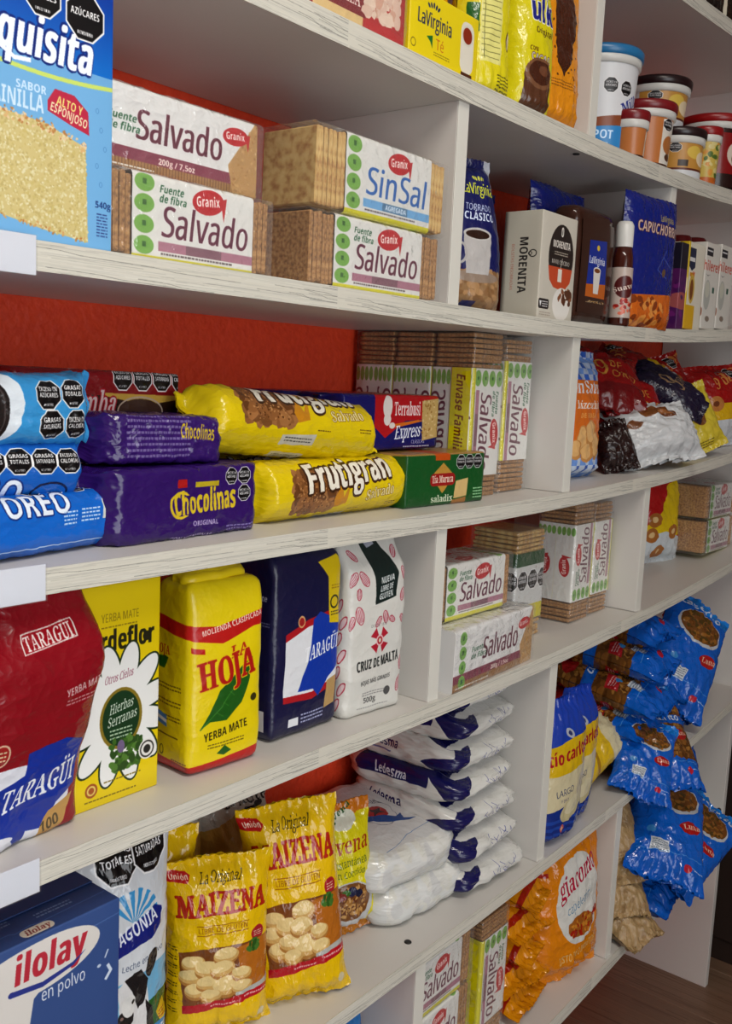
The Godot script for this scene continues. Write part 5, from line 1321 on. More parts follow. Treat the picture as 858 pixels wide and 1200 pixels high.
	# --- crackers of the middle compartment
	cracker_pack("long white pack of bran crackers lying at the front edge of the shelf", on(4, 1.094, -0.042), 2, 0.208, 0.078, 0.075, lab.wide2, -0.003, 0.205, bran, 0, 0.003)
	cracker_pack("short pack of bran crackers lying on the long pack", on(4, 1.078, -0.066, 0.081), 0, 0.178, 0.072, 0.07, lab.salvado, 0.02, 0.160, bran)
	var b2 := board(300, 290, Color(0.82, 0.83, 0.82))
	b2.r(0, 0, 300, 94, Color(0.10, 0.30, 0.14)); b2.r(0, 226, 300, 64, Color(0.80, 0.76, 0.1))
	var wide_seal := printed(seals(), 0.35, 0.4)
	cracker_pack("standing pack of crackers with black seals behind the long pack", on(4, 1.285, -0.105), 0, 0.165, 0.085, 0.08, wide_seal, 0.032, 0.135, pale, -1)
	cracker_pack("film-wrapped pack of crackers standing at the back of the middle compartment", on(4, 1.10, -0.20), 0, 0.2, 0.08, 0.075, lab.salvado, 0.03, 0.17, bran, 1)
	cracker_pack("tall standing pack of bran crackers left of the right-hand pack", on(4, 1.438, -0.087), 0, 0.19, 0.068, 0.066, lab.salvado, 0.034, 0.158, bran, 1)
	cracker_pack("tall standing pack of bran crackers against the third divider", on(4, 1.507, -0.087), 0, 0.185, 0.066, 0.066, lab.salvado, 0.034, 0.155, bran, 1)
	# --- right compartment
	b = board(260, 370, Color(0.66, 0.07, 0.08))
	b.p([150, 60, 260, 0, 260, 250, 0, 300, 0, 240, 110, 150], Color(0.84, 0.72, 0.06)); b.p([0, 260, 130, 236, 260, 270, 260, 370, 0, 370], Color(0.76, 0.79, 0.81))
	for q in [[70, 190], [60, 250], [180, 240], [110, 320]]: b.e(q[0], q[1], 32, 30, Color(0.62, 0.38, 0.16)); b.e(q[0] - 2, q[1] - 2, 14, 12, Color(0.85, 0.72, 0.5))
	sack("ring_biscuit_bag", "red, yellow and white ring biscuit bag behind the third divider", "bag", on(4, 1.905, -0.125), -15, 0.15, 0.185, 0.06, printed(b.tex(), 0.22, 0.7), {"wr": 0.005, "seed": 70}, -4)
	cracker_pack("lower pack of bran crackers at the right end of its shelf", on(4, 2.065, -0.096, 0.006), 0, 0.18, 0.068, 0.09, lab.salvado, 0.02, 0.15, bran)
	cracker_pack("upper pack of bran crackers at the right end of its shelf", on(4, 2.065, -0.096, 0.078), 0, 0.18, 0.068, 0.09, lab.salvado, 0.02, 0.15, bran)

func seals() -> Texture2D:                              # label of a standing pack, drawn turned so that it reads upright
	var b := board(206, 330, Color(0.80, 0.81, 0.80))
	b.r(0, 0, 40, 330, Color(0.08, 0.28, 0.12)); b.r(160, 0, 46, 330, Color(0.80, 0.75, 0.1))
	b.X = Transform2D(-PI / 2, Vector2(0, 330))
	for i in 4: b.oct(60 + i * 60, 84, 30, [["GRASAS", "TOTALES"], ["GRASAS", "SATURADAS"], ["EXCESO EN", "CALORÍAS"], ["EXCESO EN", "SODIO"]][i])
	return b.tex()

func maizena_print() -> StandardMaterial3D:
	var b := board(240, 400, Color(0.86, 0.70, 0.03))
	b.p([0, 14, 44, 20, 54, 30, 44, 42, 0, 38], Color(0.68, 0.08, 0.08)); b.t("Unión", 8, 34, 14, Color(0.9, 0.8, 0.7), {"f": "b"})
	b.t("La Original", 70, 48, 28, Color(0.15, 0.12, 0.05), {"f": "e", "sh": 0.3, "fit": 92})
	b.t("MAIZENA", 16, 112, 64, Color(0.66, 0.13, 0.06), {"f": "f", "fit": 208, "bd": 2.0, "arc": 3.0, "ol": 1.2, "oc": Color(0.55, 0.1, 0.05)})
	b.t("LIBRE DE GLUTEN", 62, 150, 16, Color(0.5, 0.25, 0.05), {"fit": 116}); b.r(60, 154, 120, 1.6, Color(0.5, 0.25, 0.05)); b.r(60, 134, 120, 1.6, Color(0.5, 0.25, 0.05))
	b.e(204, 172, 17, 17, Color(0.62, 0.12, 0.15)); b.mic(194, 166, 20, 3, 5, Color(0.85, 0.7, 0.6))
	b.p([20, 192, 70, 184, 240, 184, 240, 300, 30, 312], Color(0.45, 0.25, 0.10)); b.p([150, 190, 240, 184, 240, 290, 170, 296], Color(0.66, 0.38, 0.1))
	for q in [[52, 214, 26], [46, 244, 26], [60, 276, 28], [84, 230, 30], [84, 262, 26], [126, 204, 30], [118, 234, 30], [128, 274, 36], [164, 252, 24], [166, 284, 26], [92, 292, 24]]:
		b.e(q[0], q[1] + 5, q[2], q[2] * 0.66, Color(0.64, 0.44, 0.2)); b.e(q[0], q[1], q[2], q[2] * 0.6, Color(0.78, 0.62, 0.36)); b.e(q[0] - 2, q[1] - 4, q[2] * 0.88, q[2] * 0.46, Color(0.86, 0.76, 0.52))
	b.sp(176, 186, 36, 22, 16, 5, 9, [Color(0.15, 0.32, 0.1), Color(0.25, 0.42, 0.15)])
	b.p([150, 296, 240, 286, 240, 300, 150, 308], Color(0.66, 0.66, 0.64))
	b.p([28, 312, 240, 298, 240, 314, 28, 330], Color(0.66, 0.07, 0.12)); b.mic(90, 314, 60, 1, 8, Color(0.85, 0.6, 0.6)); b.mic(170, 307, 60, 1, 8, Color(0.85, 0.6, 0.6))
	for i in 8: b.mic(2, 180 + i * 20, 16, 2, 6, Color(0.25, 0.2, 0.05))
	b.e(216, 366, 10, 12, Color(0.8, 0.75, 0.6)); b.mic(40, 384, 80, 1, 7, Color(0.45, 0.36, 0.05))
	return printed(b.tex(), 0.13, 0.7)

func row_4():
	# --- blue powdered milk carton
	var w := 0.15; var h := 0.258; var d := 0.066
	var b := board((w + 2 * d) * K, h * K, Color(0.17, 0.28, 0.50))
	var x0 := d * K
	b.ln([0, 44, x0 + 120, 36, x0 + 150, 36, x0 + 170, 34, x0 + 300, 26], 2, Color(0.26, 0.38, 0.6))
	var egg := PackedVector2Array()
	for i in 40:
		var a := TAU * i / 40
		var rx := 150.0 if cos(a) < 0 else 112.0
		egg.append(Vector2(x0 + 146 + cos(a) * rx + 16 * sin(-a), 54 + sin(a) * 44))
	b.fill([egg], Color(0.82, 0.81, 0.79))
	b.p([x0 + 60, 80, x0 + 150, 92, x0 + 134, 104, x0 + 126, 150, x0 + 60, 150], Color(0.82, 0.81, 0.79)); b.p([x0 - 40, 126, x0 + 70, 118, x0 + 118, 140, x0 + 122, 180, x0 - 40, 180], Color(0.17, 0.28, 0.50))
	b.t("ilolay", x0 + 96, 68, 66, Color(0.68, 0.13, 0.20), {"f": "b", "fit": 134, "sh": 0.1, "bd": 2.0})
	b.p([x0 + 92, 74, x0 + 150, 82, x0 + 206, 74, x0 + 232, 62, x0 + 208, 80, x0 + 150, 91, x0 + 96, 84], Color(0.12, 0.18, 0.5)); b.e(x0 + 95, 79, 6, 5, Color(0.12, 0.18, 0.5))
	b.t("en polvo", x0 + 147, 116, 30, Color(0.84, 0.86, 0.9), {"fit": 84})
	b.ln([x0 + 270, 96, x0 + 276, 84], 3, Color(0.7, 0.76, 0.85)); b.e(x0 + 258, 106, 4, 3, Color(0.7, 0.76, 0.85)); b.ln([x0 + 276, 112, x0 + 282, 124, x0 + 272, 136], 6, Color(0.78, 0.83, 0.9))
	b.mic(x0 + 140, 220, 130, 8, 12, Color(0.55, 0.63, 0.78))
	var cp := board(300, 132, Color(0.15, 0.24, 0.44))
	cp.ln([0, 100, 110, 98, 120, 104, 150, 98, 160, 102, 300, 96], 2, Color(0.25, 0.36, 0.58)); cp.rr(122, 104, 60, 24, 11, Color(0.78, 0.74, 0.68)); cp.t("ilolay", 152, 123, 20, Color(0.45, 0.14, 0.14), {"f": "f", "al": 1, "fit": 46, "sh": 0.2})
	cp.mic(20, 50, 110, 3, 9, Color(0.42, 0.5, 0.66)); cp.mic(170, 74, 70, 2, 9, Color(0.42, 0.5, 0.66))
	var t := thing("powdered_milk_box", "blue powdered milk carton with red lettering in the lower left corner", "box", on(5, 0.421, -0.040))
	part(t, "carton", boxy(w, h, d, {}), [printed(b.tex(), 0.45), printed(cp.tex(), 0.45)])
	part(t, "top_flap", slab(-w / 2 + 0.002, w / 2 - 0.001, 0, 0.0012, -d / 2 + 0.002, -0.004, 0.0004), surf(Color(0.16, 0.25, 0.45), 0.45), xf(0, h + 0.0006, 0, 0, 0, 0))
	# --- milk pouch with a cow
	b = board(280, 470, Color(0.80, 0.82, 0.84))
	for i in 2:
		b.oct(148 + i * 74, 30 - i * 4, 42, [["GRASAS", "TOTALES"], ["GRASAS", "SATURADAS"]][i])
	for i in 7: b.p([176, 146, 176 + cos(-0.1 - i * 0.36) * 62, 146 + sin(-0.1 - i * 0.36) * 62, 176 + cos(-0.3 - i * 0.36) * 62, 146 + sin(-0.3 - i * 0.36) * 62], Color(0.22, 0.56, 0.78))
	b.p([96, 178, 230, 130, 246, 138, 246, 172, 226, 184, 96, 210], Color(0.07, 0.12, 0.45)); b.t("PATAGONIA", 104, 192, 36, Color(0.88, 0.9, 0.95), {"f": "b", "fit": 136, "rot": -0.27})
	b.t("Leche en Polvo", 150, 232, 15, Color(0.25, 0.3, 0.4), {"sh": 0.2, "rot": -0.1})
	b.X = Transform2D(0, Vector2(0, -28))
	b.p([0, 300, 280, 262, 280, 400, 0, 420], Color(0.42, 0.66, 0.80)); b.p([130, 344, 280, 330, 280, 400, 130, 412], Color(0.15, 0.34, 0.14))
	b.p([140, 290, 160, 272, 186, 268, 206, 290, 214, 340, 228, 400, 150, 420, 150, 380], Color(0.82, 0.82, 0.82)); b.p([156, 276, 190, 262, 210, 290, 204, 330, 190, 344, 172, 300], Color(0.09, 0.09, 0.10)); b.e(220, 262, 13, 26, Color(0.10, 0.09, 0.10), 0.35); b.p([206, 330, 222, 350, 232, 400, 212, 408], Color(0.09, 0.09, 0.10))
	b.e(158, 350, 20, 16, Color(0.12, 0.11, 0.11)); b.e(166, 326, 16, 22, Color(0.84, 0.84, 0.83)); b.e(176, 322, 4, 5, Color(0.08, 0.06, 0.05)); b.e(150, 346, 4, 3, Color(0.5, 0.4, 0.38))
	b.p([236, 370, 256, 352, 274, 384, 252, 404], Color(0.80, 0.66, 0.10)); b.mic(244, 374, 20, 3, 6, Color(0.6, 0.2, 0.1))
	b.r(0, 400, 280, 100, Color(0.12, 0.48, 0.72)); b.p([0, 412, 280, 392, 280, 470, 0, 470], Color(0.12, 0.48, 0.72)); b.t("700g", 250, 420, 20, Color(0.85, 0.9, 0.95), {"f": "b"})
	b.X = Transform2D.IDENTITY
	sack("milk_pouch", "white milk powder pouch with a black and white cow", "pouch", on(5, 0.556, -0.112), -12, 0.15, 0.255, 0.07, printed(b.tex(), 0.14, 0.7), {"flat": 0.8, "wr": 0.005, "seed": 80, "fb": 0.003, "ft": 0.004, "pe": 3.0})
	# --- yellow cornflour pouches
	var mz := maizena_print()
	sack("cornflour_pouch", "yellow cornflour pouch at the front with a full view of its biscuits", "pouch", on(5, 0.688, -0.085), -29, 0.122, 0.192, 0.055, mz, {"flat": 0.7, "wr": 0.004, "seed": 82, "fb": 0.006, "ft": 0.010}, -4, 0)
	sack("cornflour_pouch", "yellow cornflour pouch standing behind and right of the front one", "pouch", on(5, 0.790, -0.052), -32, 0.118, 0.228, 0.055, mz, {"flat": 0.7, "wr": 0.004, "seed": 83, "fb": 0.006, "ft": 0.012}, -7, 5)
	sack("cornflour_pouch", "yellow cornflour pouch squeezed behind the cow pouch", "pouch", on(5, 0.640, -0.150), -28, 0.12, 0.215, 0.05, mz, {"flat": 0.7, "wr": 0.004, "seed": 84, "fb": 0.006}, -4)
	# --- yellow oats pouch
	b = board(210, 340, Color(0.80, 0.76, 0.06))
	b.p([0, 0, 210, 0, 210, 30, 150, 40, 0, 60], Color(0.74, 0.42, 0.08)); b.e(120, 40, 44, 22, Color(0.8, 0.8, 0.74)); b.t("Avena", 82, 52, 26, Color(0.1, 0.3, 0.15), {"f": "f", "rot": -0.5})
	b.t("Avena", 40, 116, 56, Color(0.60, 0.22, 0.06), {"f": "f", "sh": 0.2, "fit": 150}); b.t("Instantánea", 60, 150, 28, Color(0.2, 0.3, 0.08), {"f": "e", "fit": 120}); b.t("Sin Cocción", 60, 176, 24, Color(0.2, 0.3, 0.08), {"f": "e", "fit": 110})
	b.e(108, 250, 86, 62, Color(0.70, 0.70, 0.70)); b.e(108, 240, 74, 48, Color(0.42, 0.26, 0.12)); b.sp(50, 205, 116, 70, 200, 3, 7, [Color(0.6, 0.42, 0.2), Color(0.72, 0.55, 0.32), Color(0.35, 0.18, 0.08)], PackedVector2Array([Vector2(40, 240), Vector2(70, 205), Vector2(108, 196), Vector2(150, 208), Vector2(178, 240), Vector2(150, 276), Vector2(108, 286), Vector2(64, 274)]))
	b.e(118, 214, 16, 12, Color(0.10, 0.12, 0.25)); b.e(140, 222, 12, 10, Color(0.08, 0.10, 0.2)); b.e(98, 214, 14, 8, Color(0.2, 0.38, 0.12)); b.e(84, 222, 14, 10, Color(0.45, 0.12, 0.08))
	b.p([0, 306, 210, 300, 210, 340, 0, 340], Color(0.72, 0.44, 0.08)); b.mic(60, 316, 110, 1, 8, Color(0.4, 0.2, 0.05))
	sack("oats_pouch", "yellow oats pouch with a printed bowl beside the sugar bags", "pouch", on(5, 0.922, -0.100), -26, 0.098, 0.170, 0.05, printed(b.tex(), 0.13, 0.7), {"flat": 0.7, "wr": 0.004, "seed": 86, "fb": 0.012, "ft": 0.02}, -6, 5)
	# --- two pouches at the back
	b = board(220, 400, Color(0.72, 0.70, 0.66))
	b.p([0, 90, 120, 60, 220, 100, 220, 200, 0, 180], Color(0.72, 0.55, 0.25)); b.r(0, 180, 220, 40, Color(0.74, 0.42, 0.10)); b.t("La Merced", 70, 46, 46, Color(0.10, 0.09, 0.09), {"f": "f", "fit": 150}); b.e(150, 60, 40, 8, Color(0.1, 0.09, 0.09), -0.3)
	var lm := printed(b.tex(), 0.2, 0.8)
	var lm_labels := ["pale pouch with black lettering at the back behind the cornflour", "pale pouch with black lettering further right at the back"]
	for i in 2:
		sack("flour_pouch", lm_labels[i], "pouch", on(5, [0.715, 0.815][i], [-0.205, -0.195][i]), -10, 0.11, [0.212, 0.20][i], 0.05, lm, {"flat": 0.6, "wr": 0.006, "seed": 88 + i}, -3, 0, "flour pouches at the back")
	sugar()
	# --- rice bags
	b = board(230, 450, Color(0.78, 0.74, 0.60))
	b.p([0, 0, 230, 0, 230, 110, 130, 120, 0, 150], Color(0.08, 0.22, 0.62)); b.e(100, 96, 26, 12, Color(0.66, 0.68, 0.72), 0.5); b.e(100, 96, 13, 6, Color(0.15, 0.2, 0.4), 0.5)
	b.p([0, 140, 110, 112, 230, 104, 230, 190, 120, 214, 0, 226], Color(0.80, 0.66, 0.08)); b.t("tío carlos", 22, 192, 56, Color(0.62, 0.10, 0.12), {"f": "b", "fit": 184, "rot": -0.16, "bd": 1.5})
	b.t("LARGO", 56, 288, 28, Color(0.15, 0.2, 0.35), {"rot": -0.15, "fit": 80}); b.t("FINO", 80, 306, 14, Color(0.3, 0.3, 0.4), {"rot": -0.15})
	b.p([0, 340, 90, 318, 230, 330, 230, 450, 0, 450], Color(0.06, 0.17, 0.48))
	for i in 4: b.p([0, 362 + i * 24, 120, 350 + i * 22, 230, 366 + i * 22, 230, 374 + i * 22, 120, 360 + i * 22, 0, 374 + i * 24], Color(0.10, 0.26, 0.62))
	b.e(130, 330, 54, 34, Color(0.74, 0.70, 0.54), -0.5); b.e(136, 318, 40, 24, Color(0.80, 0.77, 0.64), -0.5); b.e(96, 388, 10, 14, Color(0.75, 0.35, 0.3)); b.e(96, 388, 5, 7, Color(0.85, 0.75, 0.6))
	var shoulders := func(p: Vector3) -> Vector3:
		p.x *= 1.0 - 0.5 * smoothstep(0.165, 0.232, p.y) - 0.22 * smoothstep(0.05, 0.0, p.y)
		return p
	var rice := printed(b.tex(), 0.14, 0.5)
	sack("rice_bag", "blue and yellow rice bag standing next to the divider", "bag", on(5, 1.332, -0.030), -8, 0.13, 0.232, 0.06, rice, {"f": shoulders, "flat": 0.5, "wr": 0.003, "seed": 90, "fb": 0.004, "low": 0.3}, 2, -2, "rice bags")
	sack("rice_bag", "blue and yellow rice bag standing right of the other rice bag", "bag", on(5, 1.402, -0.042), -8, 0.13, 0.228, 0.06, rice, {"f": shoulders, "flat": 0.5, "wr": 0.003, "seed": 91, "fb": 0.004, "low": 0.3}, 2, -2, "rice bags")
	b = board(120, 200, Color(0.80, 0.66, 0.10)); b.p([0, 0, 120, 30, 120, 80, 0, 60], Color(0.78, 0.74, 0.6)); b.p([0, 90, 120, 130, 120, 140, 0, 100], Color(0.6, 0.45, 0.08))
	lying("yellow_pouch", "yellow pouch lying between the rice bags and the blue pasta bags", "pouch", on(5, 1.55, -0.075, 0.072), Vector3(-50, -30, -60), 0.11, 0.17, 0.05, printed(b.tex(), 0.2, 0.7), {"wr": 0.006, "seed": 92})
	pasta()

func sugar():
	# two big white bags lying
	var top := board(360, 380, Color(0.80, 0.81, 0.81))
	top.X = Transform2D(-0.12, Vector2(-6, 30))
	top.ring(186, 178, 84, 84, 2, Color(0.3, 0.35, 0.45)); top.e(190, 184, 48, 42, Color(0.62, 0.10, 0.09)); top.p([176, 150, 196, 170, 228, 172, 204, 186, 216, 212, 188, 196, 160, 206, 176, 186], Color(0.2, 0.08, 0.08))
	top.t("La Virtud", 186, 120, 44, Color(0.18, 0.2, 0.24), {"f": "e", "al": 1, "fit": 160, "arc": 40.0})
	top.p([70, 150, 150, 196, 236, 240, 268, 236, 250, 262, 290, 296, 240, 276, 200, 262, 120, 216, 60, 188, 86, 172], Color(0.08, 0.25, 0.52))
	top.t("250", 300, 236, 26, Color(0.3, 0.3, 0.32), {"f": "b"}); top.mic(40, 60, 70, 5, 9, Color(0.45, 0.42, 0.55)); top.ln([20, 352, 320, 330, 340, 100], 2, Color(0.35, 0.5, 0.7))
	var face := printed(top.tex(), 0.25, 0.5)
	var side := board(560, 60, Color(0.80, 0.81, 0.80)); side.sp(0, 0, 560, 60, 120, 8, 16, [Color(0.80, 0.80, 0.77), Color(0.77, 0.775, 0.77), Color(0.82, 0.82, 0.8)])
	var sidem := printed(side.tex(), 0.2, 0.8)
	var lb := ["big white sugar bag with a red disc and blue ribbon on top", "plain white sugar bag underneath the one with the red disc"]
	for i in 2:
		var t := thing("sugar_bag", lb[i], "sugar", on(5, [1.028, 1.038][i], [-0.150, -0.142][i], [0.056, 0.0][i]), [-7.0, -4.0][i], "large white sugar bags")
		if i == 0: t.rotation_degrees.x = 6
		part(t, "bag", boxy(0.17, 0.052, 0.19, {"r": 0.028, "er": 0.018, "wr": 0.006, "wf": 24.0, "puff": 0.005, "n": 14, "nv": 12, "dome": 0.003, "seed": 20 + i}), [sidem, face if i == 0 else sidem])
	# the stack of smaller bags
	var w := 0.162; var h := 0.046; var d := 0.19
	var navy := Color(0.08, 0.08, 0.30)
	var prints := []
	for v in 2:
		var b := board((w + 2 * d) * K, h * K, Color(0.81, 0.81, 0.79))
		var x0 := d * K
		if v == 0:
			b.r(0, 0, x0 * 0.74, h * K * 0.55, navy); b.p([x0 * 0.70, 0, x0 + 84, 0, x0 + 24, 92, x0 * 0.94, 92], navy)
			b.t("Ledesma", x0 * 0.26, 46, 40, Color(0.85, 0.86, 0.9), {"f": "b", "fit": 120})
		else:
			b.p([x0 * 0.72, 62, x0 * 0.88, 92, x0 + 30, 92, x0 + 90, 0, x0 + 16, 0], navy)
			b.t("Ledesma", x0 * 0.20, 50, 38, navy, {"f": "b", "fit": 120}); b.r(x0 * 0.22, 60, 90, 4, Color(0.4, 0.42, 0.6))
		for i in 24:                                       # cane leaves
			var cx := x0 + rng.randf_range(130, 260); var cy := rng.randf_range(6, 70)
			var a := rng.randf_range(-2.4, -0.6)
			b.ln([cx, cy + 20, cx + cos(a) * 22, cy + 20 + sin(a) * 26], 1.6, Color(0.22, 0.24, 0.52))
		prints.append(printed(b.tex(), 0.18, 0.7))
	var names := ["lowest", "second from the bottom", "third from the bottom", "fourth from the bottom", "fifth from the bottom", "sixth from the bottom", "topmost"]
	var cap_b := board(330, 380, Color(0.80, 0.80, 0.79)); cap_b.p([0, 250, 330, 230, 330, 330, 0, 350], navy); cap_b.t("Ledesma", 60, 200, 60, navy, {"f": "b", "fit": 200})
	var cap_m := printed(cap_b.tex(), 0.2, 0.5)
	var slump := func(p: Vector3) -> Vector3:            # the bag thins out towards its ends
		var k := smoothstep(0.035, 0.098, p.z) * 0.5 + smoothstep(0.05, 0.098, -p.z) * 0.3 + smoothstep(0.055, 0.085, p.x) * 0.3
		p.y = lerpf(p.y, h * 0.38, clampf(k, 0.0, 0.7))
		return p
	var y := 0.0
	for i in 7:
		var dx: float = [0.006, -0.004, 0.0, -0.006, -0.004, 0.002, -0.006][i]; var dz: float = [0.012, 0.004, -0.004, -0.01, -0.012, -0.016, -0.018][i]
		var t := thing("sugar_bag", "white and navy sugar bag, %s of the stack by the divider" % names[i], "sugar", on(5, 1.163 + dx, -0.128 + dz, y), [-3.0, 2.0, -2.0, 3.0, -1.0, 4.0, 2.0][i], "stacked sugar bags")
		part(t, "bag", boxy(w, h, d, {"r": 0.020, "er": 0.012, "wr": 0.005, "wf": 34.0, "puff": 0.007, "n": 14, "nv": 10, "dome": 0.002, "seed": 40 + i, "f": slump}), [prints[(i + 1) % 2], cap_m])
		y += 0.0425

func pasta_print(v: int) -> StandardMaterial3D:
	var b := board(260, 460, Color(0.04, 0.34, 0.72))
	b.p([0, 0, 260, 0, 260, 60, 0, 60], Color(0.08, 0.46, 0.80))
	if v == 0:
		b.e(130, 140, 96, 70, Color(0.7, 0.72, 0.74)); b.e(130, 134, 88, 62, Color(0.40, 0.25, 0.10)); b.sp(50, 80, 160, 110, 160, 6, 13, [Color(0.55, 0.36, 0.14), Color(0.42, 0.25, 0.1), Color(0.3, 0.22, 0.08)], PackedVector2Array([Vector2(44, 134), Vector2(70, 90), Vector2(130, 74), Vector2(190, 90), Vector2(216, 134), Vector2(180, 184), Vector2(130, 196), Vector2(80, 184)]))
	else:
		b.r(0, 70, 260, 280, Color(0.36, 0.22, 0.09)); b.sp(0, 70, 260, 280, 460, 6, 12, [Color(0.50, 0.32, 0.13), Color(0.42, 0.26, 0.1), Color(0.3, 0.18, 0.07), Color(0.58, 0.4, 0.18)])
		b.p([0, 190, 260, 150, 260, 190, 0, 230], Color(0.04, 0.34, 0.72)); b.e(60, 120, 50, 30, Color(0.55, 0.08, 0.08), -0.3); b.p([10, 270, 70, 256, 74, 300, 14, 316], Color(0.6, 0.1, 0.12)); b.mic(20, 276, 46, 3, 9, Color(0.8, 0.6, 0.6))
	b.t("caserito", 40, 212, 40, Color(0.80, 0.85, 0.92), {"f": "b", "fit": 180, "rot": -0.17}) if v == 1 else b.t("caserito", 36, 62, 42, Color(0.80, 0.85, 0.92), {"f": "b", "fit": 180})
	b.e(190, 250, 40, 24, Color(0.62, 0.09, 0.09), -0.3); b.t("Luna", 168, 262, 26, Color(0.85, 0.7, 0.6), {"f": "f", "rot": -0.3})
	b.r(60, 330, 60, 46, Color(0.75, 0.78, 0.8)); b.mic(64, 336, 52, 5, 8, Color(0.4, 0.45, 0.5)); b.e(60, 300, 14, 12, Color(0.2, 0.5, 0.75))
	b.e(190, 400, 14, 12, Color(0.68, 0.12, 0.2)); b.mic(204, 392, 50, 1, 7, Color(0.7, 0.78, 0.88)); b.ln([20, 380, 240, 360], 2, Color(0.3, 0.55, 0.8))
	return printed(b.tex(), 0.11, 0.9)

func pasta():
	var p0 := pasta_print(0); var p1 := pasta_print(1)
	var g := "blue pasta bags"
	# upper heap on the fifth shelf: [label, x, z, up, euler, w, h, d, print]
	var heap := [
		["blue pasta bag at the very bottom of the upper heap", 1.66, -0.12, 0.035, Vector3(-88, 4, 0), 0.13, 0.24, 0.06, 1],
		["blue pasta bag second from the bottom of the upper heap", 1.665, -0.12, 0.09, Vector3(-84, -6, 2), 0.13, 0.25, 0.06, 1],
		["blue pasta bag with a brown window in the middle of the upper heap", 1.67, -0.105, 0.145, Vector3(-80, -2, 3), 0.13, 0.25, 0.06, 1],
		["blue pasta bag below the topmost ones of the upper heap", 1.69, -0.115, 0.20, Vector3(-84, 5, 0), 0.13, 0.25, 0.06, 1],
		["blue pasta bag lying highest, just under the shelf above", 1.72, -0.125, 0.252, Vector3(-86, -4, 2), 0.13, 0.24, 0.055, 1],
		["bright blue pasta bag leaning out at the right edge of the picture", 1.92, -0.045, 0.150, Vector3(-30, -26, -38), 0.16, 0.25, 0.06, 0],
		["blue pasta bag low at the right of the upper heap", 1.85, -0.13, 0.04, Vector3(-86, -10, 0), 0.15, 0.22, 0.06, 0],
		["blue pasta bag under the bright leaning one", 1.86, -0.12, 0.10, Vector3(-82, 6, 4), 0.15, 0.22, 0.06, 0],
		["blue pasta bag whose crinkled end hangs over the shelf edge", 1.72, -0.01, 0.055, Vector3(-52, -22, -18), 0.13, 0.22, 0.045, 1],
		["bright blue pasta bag end drooping beside the yellow pouch", 1.63, 0.0, 0.046, Vector3(-42, -30, -30), 0.12, 0.16, 0.04, 0],
	]
	var i := 0
	for q in heap:
		lying("pasta_bag", q[0], "pasta", on(5, q[1], q[2], q[3]), q[4], q[5], q[6], q[7], [p0, p1][q[8]], {"wr": 0.008, "seed": 100 + i, "bend": -0.06}, g)
		i += 1
	# lower heap on the bottom shelf
	heap = [
		["blue pasta bag at the bottom of the lower heap", 1.74, -0.08, 0.045, Vector3(-84, 8, 0), 0.15, 0.24, 0.07, 0],
		["blue pasta bag second from the bottom of the lower heap", 1.75, -0.085, 0.11, Vector3(-80, -8, 0), 0.15, 0.24, 0.07, 0],
		["blue pasta bag with a bowl print at the front of the lower heap", 1.725, 0.016, 0.185, Vector3(-50, -32, -28), 0.16, 0.23, 0.06, 0],
		["blue pasta bag with a red disc at the back of the lower heap", 1.93, -0.05, 0.172, Vector3(-14, -30, 8), 0.14, 0.2, 0.06, 0],
		["shiny blue pasta bag lowest, sticking out over the bottom shelf", 1.845, 0.020, 0.105, Vector3(-50, -34, -58), 0.15, 0.23, 0.06, 0],
		["blue pasta bag under the shelf at the back of the lower heap", 1.78, -0.12, 0.175, Vector3(-80, 4, 0), 0.15, 0.22, 0.06, 1],
	]
	for q in heap:
		lying("pasta_bag", q[0], "pasta", on(6, q[1], q[2], q[3]), q[4], q[5], q[6], q[7], [p0, p1][q[8]], {"wr": 0.008, "seed": 120 + i, "bend": -0.06}, g)
		i += 1

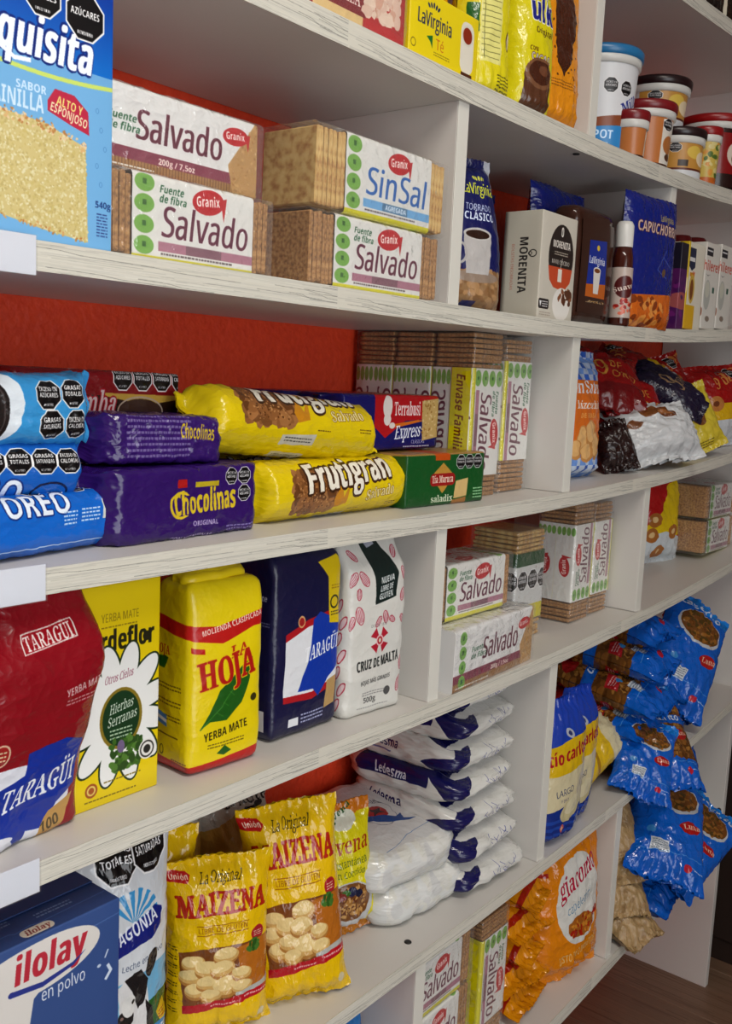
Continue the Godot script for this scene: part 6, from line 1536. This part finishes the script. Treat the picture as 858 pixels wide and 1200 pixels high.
func row_5():
	# --- crackers right of the low divider
	var names := ["bran cracker pack at the bottom of the low stack", "bran cracker pack in the middle of the low stack", "bran cracker pack on top of the low stack"]
	for i in 3:
		cracker_pack(names[i], on(6, 1.055, -0.070, i * 0.0815), 0, 0.15, 0.078, 0.075, lab.salvado, 0.0, 0.122, bran)
	var t := cracker_pack("standing family pack of crackers with a yellow flank on the bottom shelf", on(6, 1.215, -0.078), 0, 0.222, 0.076, 0.07, lab.salvado, 0.03, 0.17, bran, -1)
	var f := part(t, "yellow_strip", flank(0.064, 0.14), lab.yellow)
	f.transform = Transform3D(t.basis.inverse(), Vector3.ZERO) * xf(-0.0005, 0, 0)
	f.position = t.basis.inverse() * (Vector3(-0.0395, -0.065, 0.0)) + Vector3(0, 0.038, 0)
	# --- blue flour bag at the left of the low divider
	sack("flour_bag", "light blue flour bag barely showing under the fifth shelf", "bag", on(6, 0.893, -0.095), -10, 0.11, 0.205, 0.07, printed(board(40, 60, Color(0.15, 0.45, 0.72)).tex(), 0.25, 0.6), {"flat": 0.8, "seed": 140})
	# --- orange snack bags
	var b := board(400, 520, Color(0.82, 0.48, 0.04))
	b.e(220, 230, 130, 150, Color(0.80, 0.80, 0.78)); b.t("giacomo", 110, 220, 84, Color(0.64, 0.10, 0.22), {"f": "f", "sh": 0.25, "fit": 230, "rot": -0.35}); b.t("capelettini", 150, 276, 40, Color(0.35, 0.5, 0.62), {"sh": 0.2, "rot": -0.3, "fit": 150})
	b.e(230, 320, 80, 40, Color(0.6, 0.36, 0.12)); b.sp(160, 290, 140, 64, 70, 7, 13, [Color(0.78, 0.5, 0.15), Color(0.62, 0.34, 0.1), Color(0.6, 0.12, 0.05)], PackedVector2Array([Vector2(150, 320), Vector2(190, 286), Vector2(270, 286), Vector2(308, 320), Vector2(270, 356), Vector2(190, 356)]))
	b.e(316, 292, 26, 18, Color(0.62, 0.10, 0.1)); b.t("LISTO EN 3 MINUTOS", 120, 440, 38, Color(0.85, 0.68, 0.4), {"f": "b", "fit": 220, "rot": -0.15})
	b.r(0, 120, 60, 14, Color(0.62, 0.1, 0.06))
	var og := printed(b.tex(), 0.12, 0.8)
	sack("snack_bag", "orange pasta bag with a white disc facing out on the bottom shelf", "bag", on(6, 1.449, -0.045), -14, 0.185, 0.268, 0.07, og, {"flat": 0.5, "wr": 0.006, "seed": 150, "ft": 0.02, "fb": 0.02}, -4, 0, "orange bags")
	b = board(200, 300, Color(0.82, 0.52, 0.04)); b.r(0, 30, 200, 14, Color(0.62, 0.12, 0.05)); b.p([0, 80, 200, 60, 200, 110, 0, 140], Color(0.75, 0.42, 0.03)); b.r(0, 240, 200, 16, Color(0.62, 0.12, 0.05)); b.sp(20, 150, 160, 70, 40, 5, 11, [Color(0.7, 0.4, 0.08), Color(0.86, 0.6, 0.15)])
	var o2 := printed(b.tex(), 0.12, 0.8)
	names = ["lowest orange bag lying left of the standing one", "second orange bag in the pile left of the standing one", "third orange bag in the pile left of the standing one", "fourth orange bag in the pile left of the standing one", "uppermost orange bag of the pile left of the standing one"]
	for i in 5:
		lying("snack_bag", names[i], "bag", on(6, 1.325 + i * 0.005, -0.125, 0.026 + i * 0.044), Vector3(-84 + i * 2, [4, -6, 8, -3, 10][i], [2, -3, 4, 0, 3][i]), 0.115, 0.185, 0.05, o2, {"wr": 0.005, "seed": 160 + i, "ft": 0.02, "fb": 0.02}, "orange bags")
	# --- beige paper-like bags behind the low divider on the right
	b = board(160, 240, Color(0.62, 0.51, 0.35)); b.sp(0, 0, 160, 240, 120, 6, 14, [Color(0.58, 0.47, 0.32), Color(0.66, 0.55, 0.39)]); b.r(20, 60, 60, 3, Color(0.4, 0.32, 0.2)); b.mic(20, 150, 80, 3, 8, Color(0.48, 0.38, 0.25))
	var bg := printed(b.tex(), 0.4, 1.0)
	names = ["beige bag lowest behind the low divider, its corner over the edge", "beige bag in the middle of the beige pile", "beige bag on top of the beige pile"]
	for i in 3:
		lying("beige_bag", names[i], "bag", on(6, [1.640, 1.648, 1.626][i], [-0.035, -0.045, -0.045][i], [0.035, 0.10, 0.175][i]), [Vector3(-70, -20, 10), Vector3(-50, -30, -8), Vector3(-25, -35, 6)][i], 0.11, 0.16, 0.05, bg, {"wr": 0.009, "seed": 170 + i}, "beige bags")
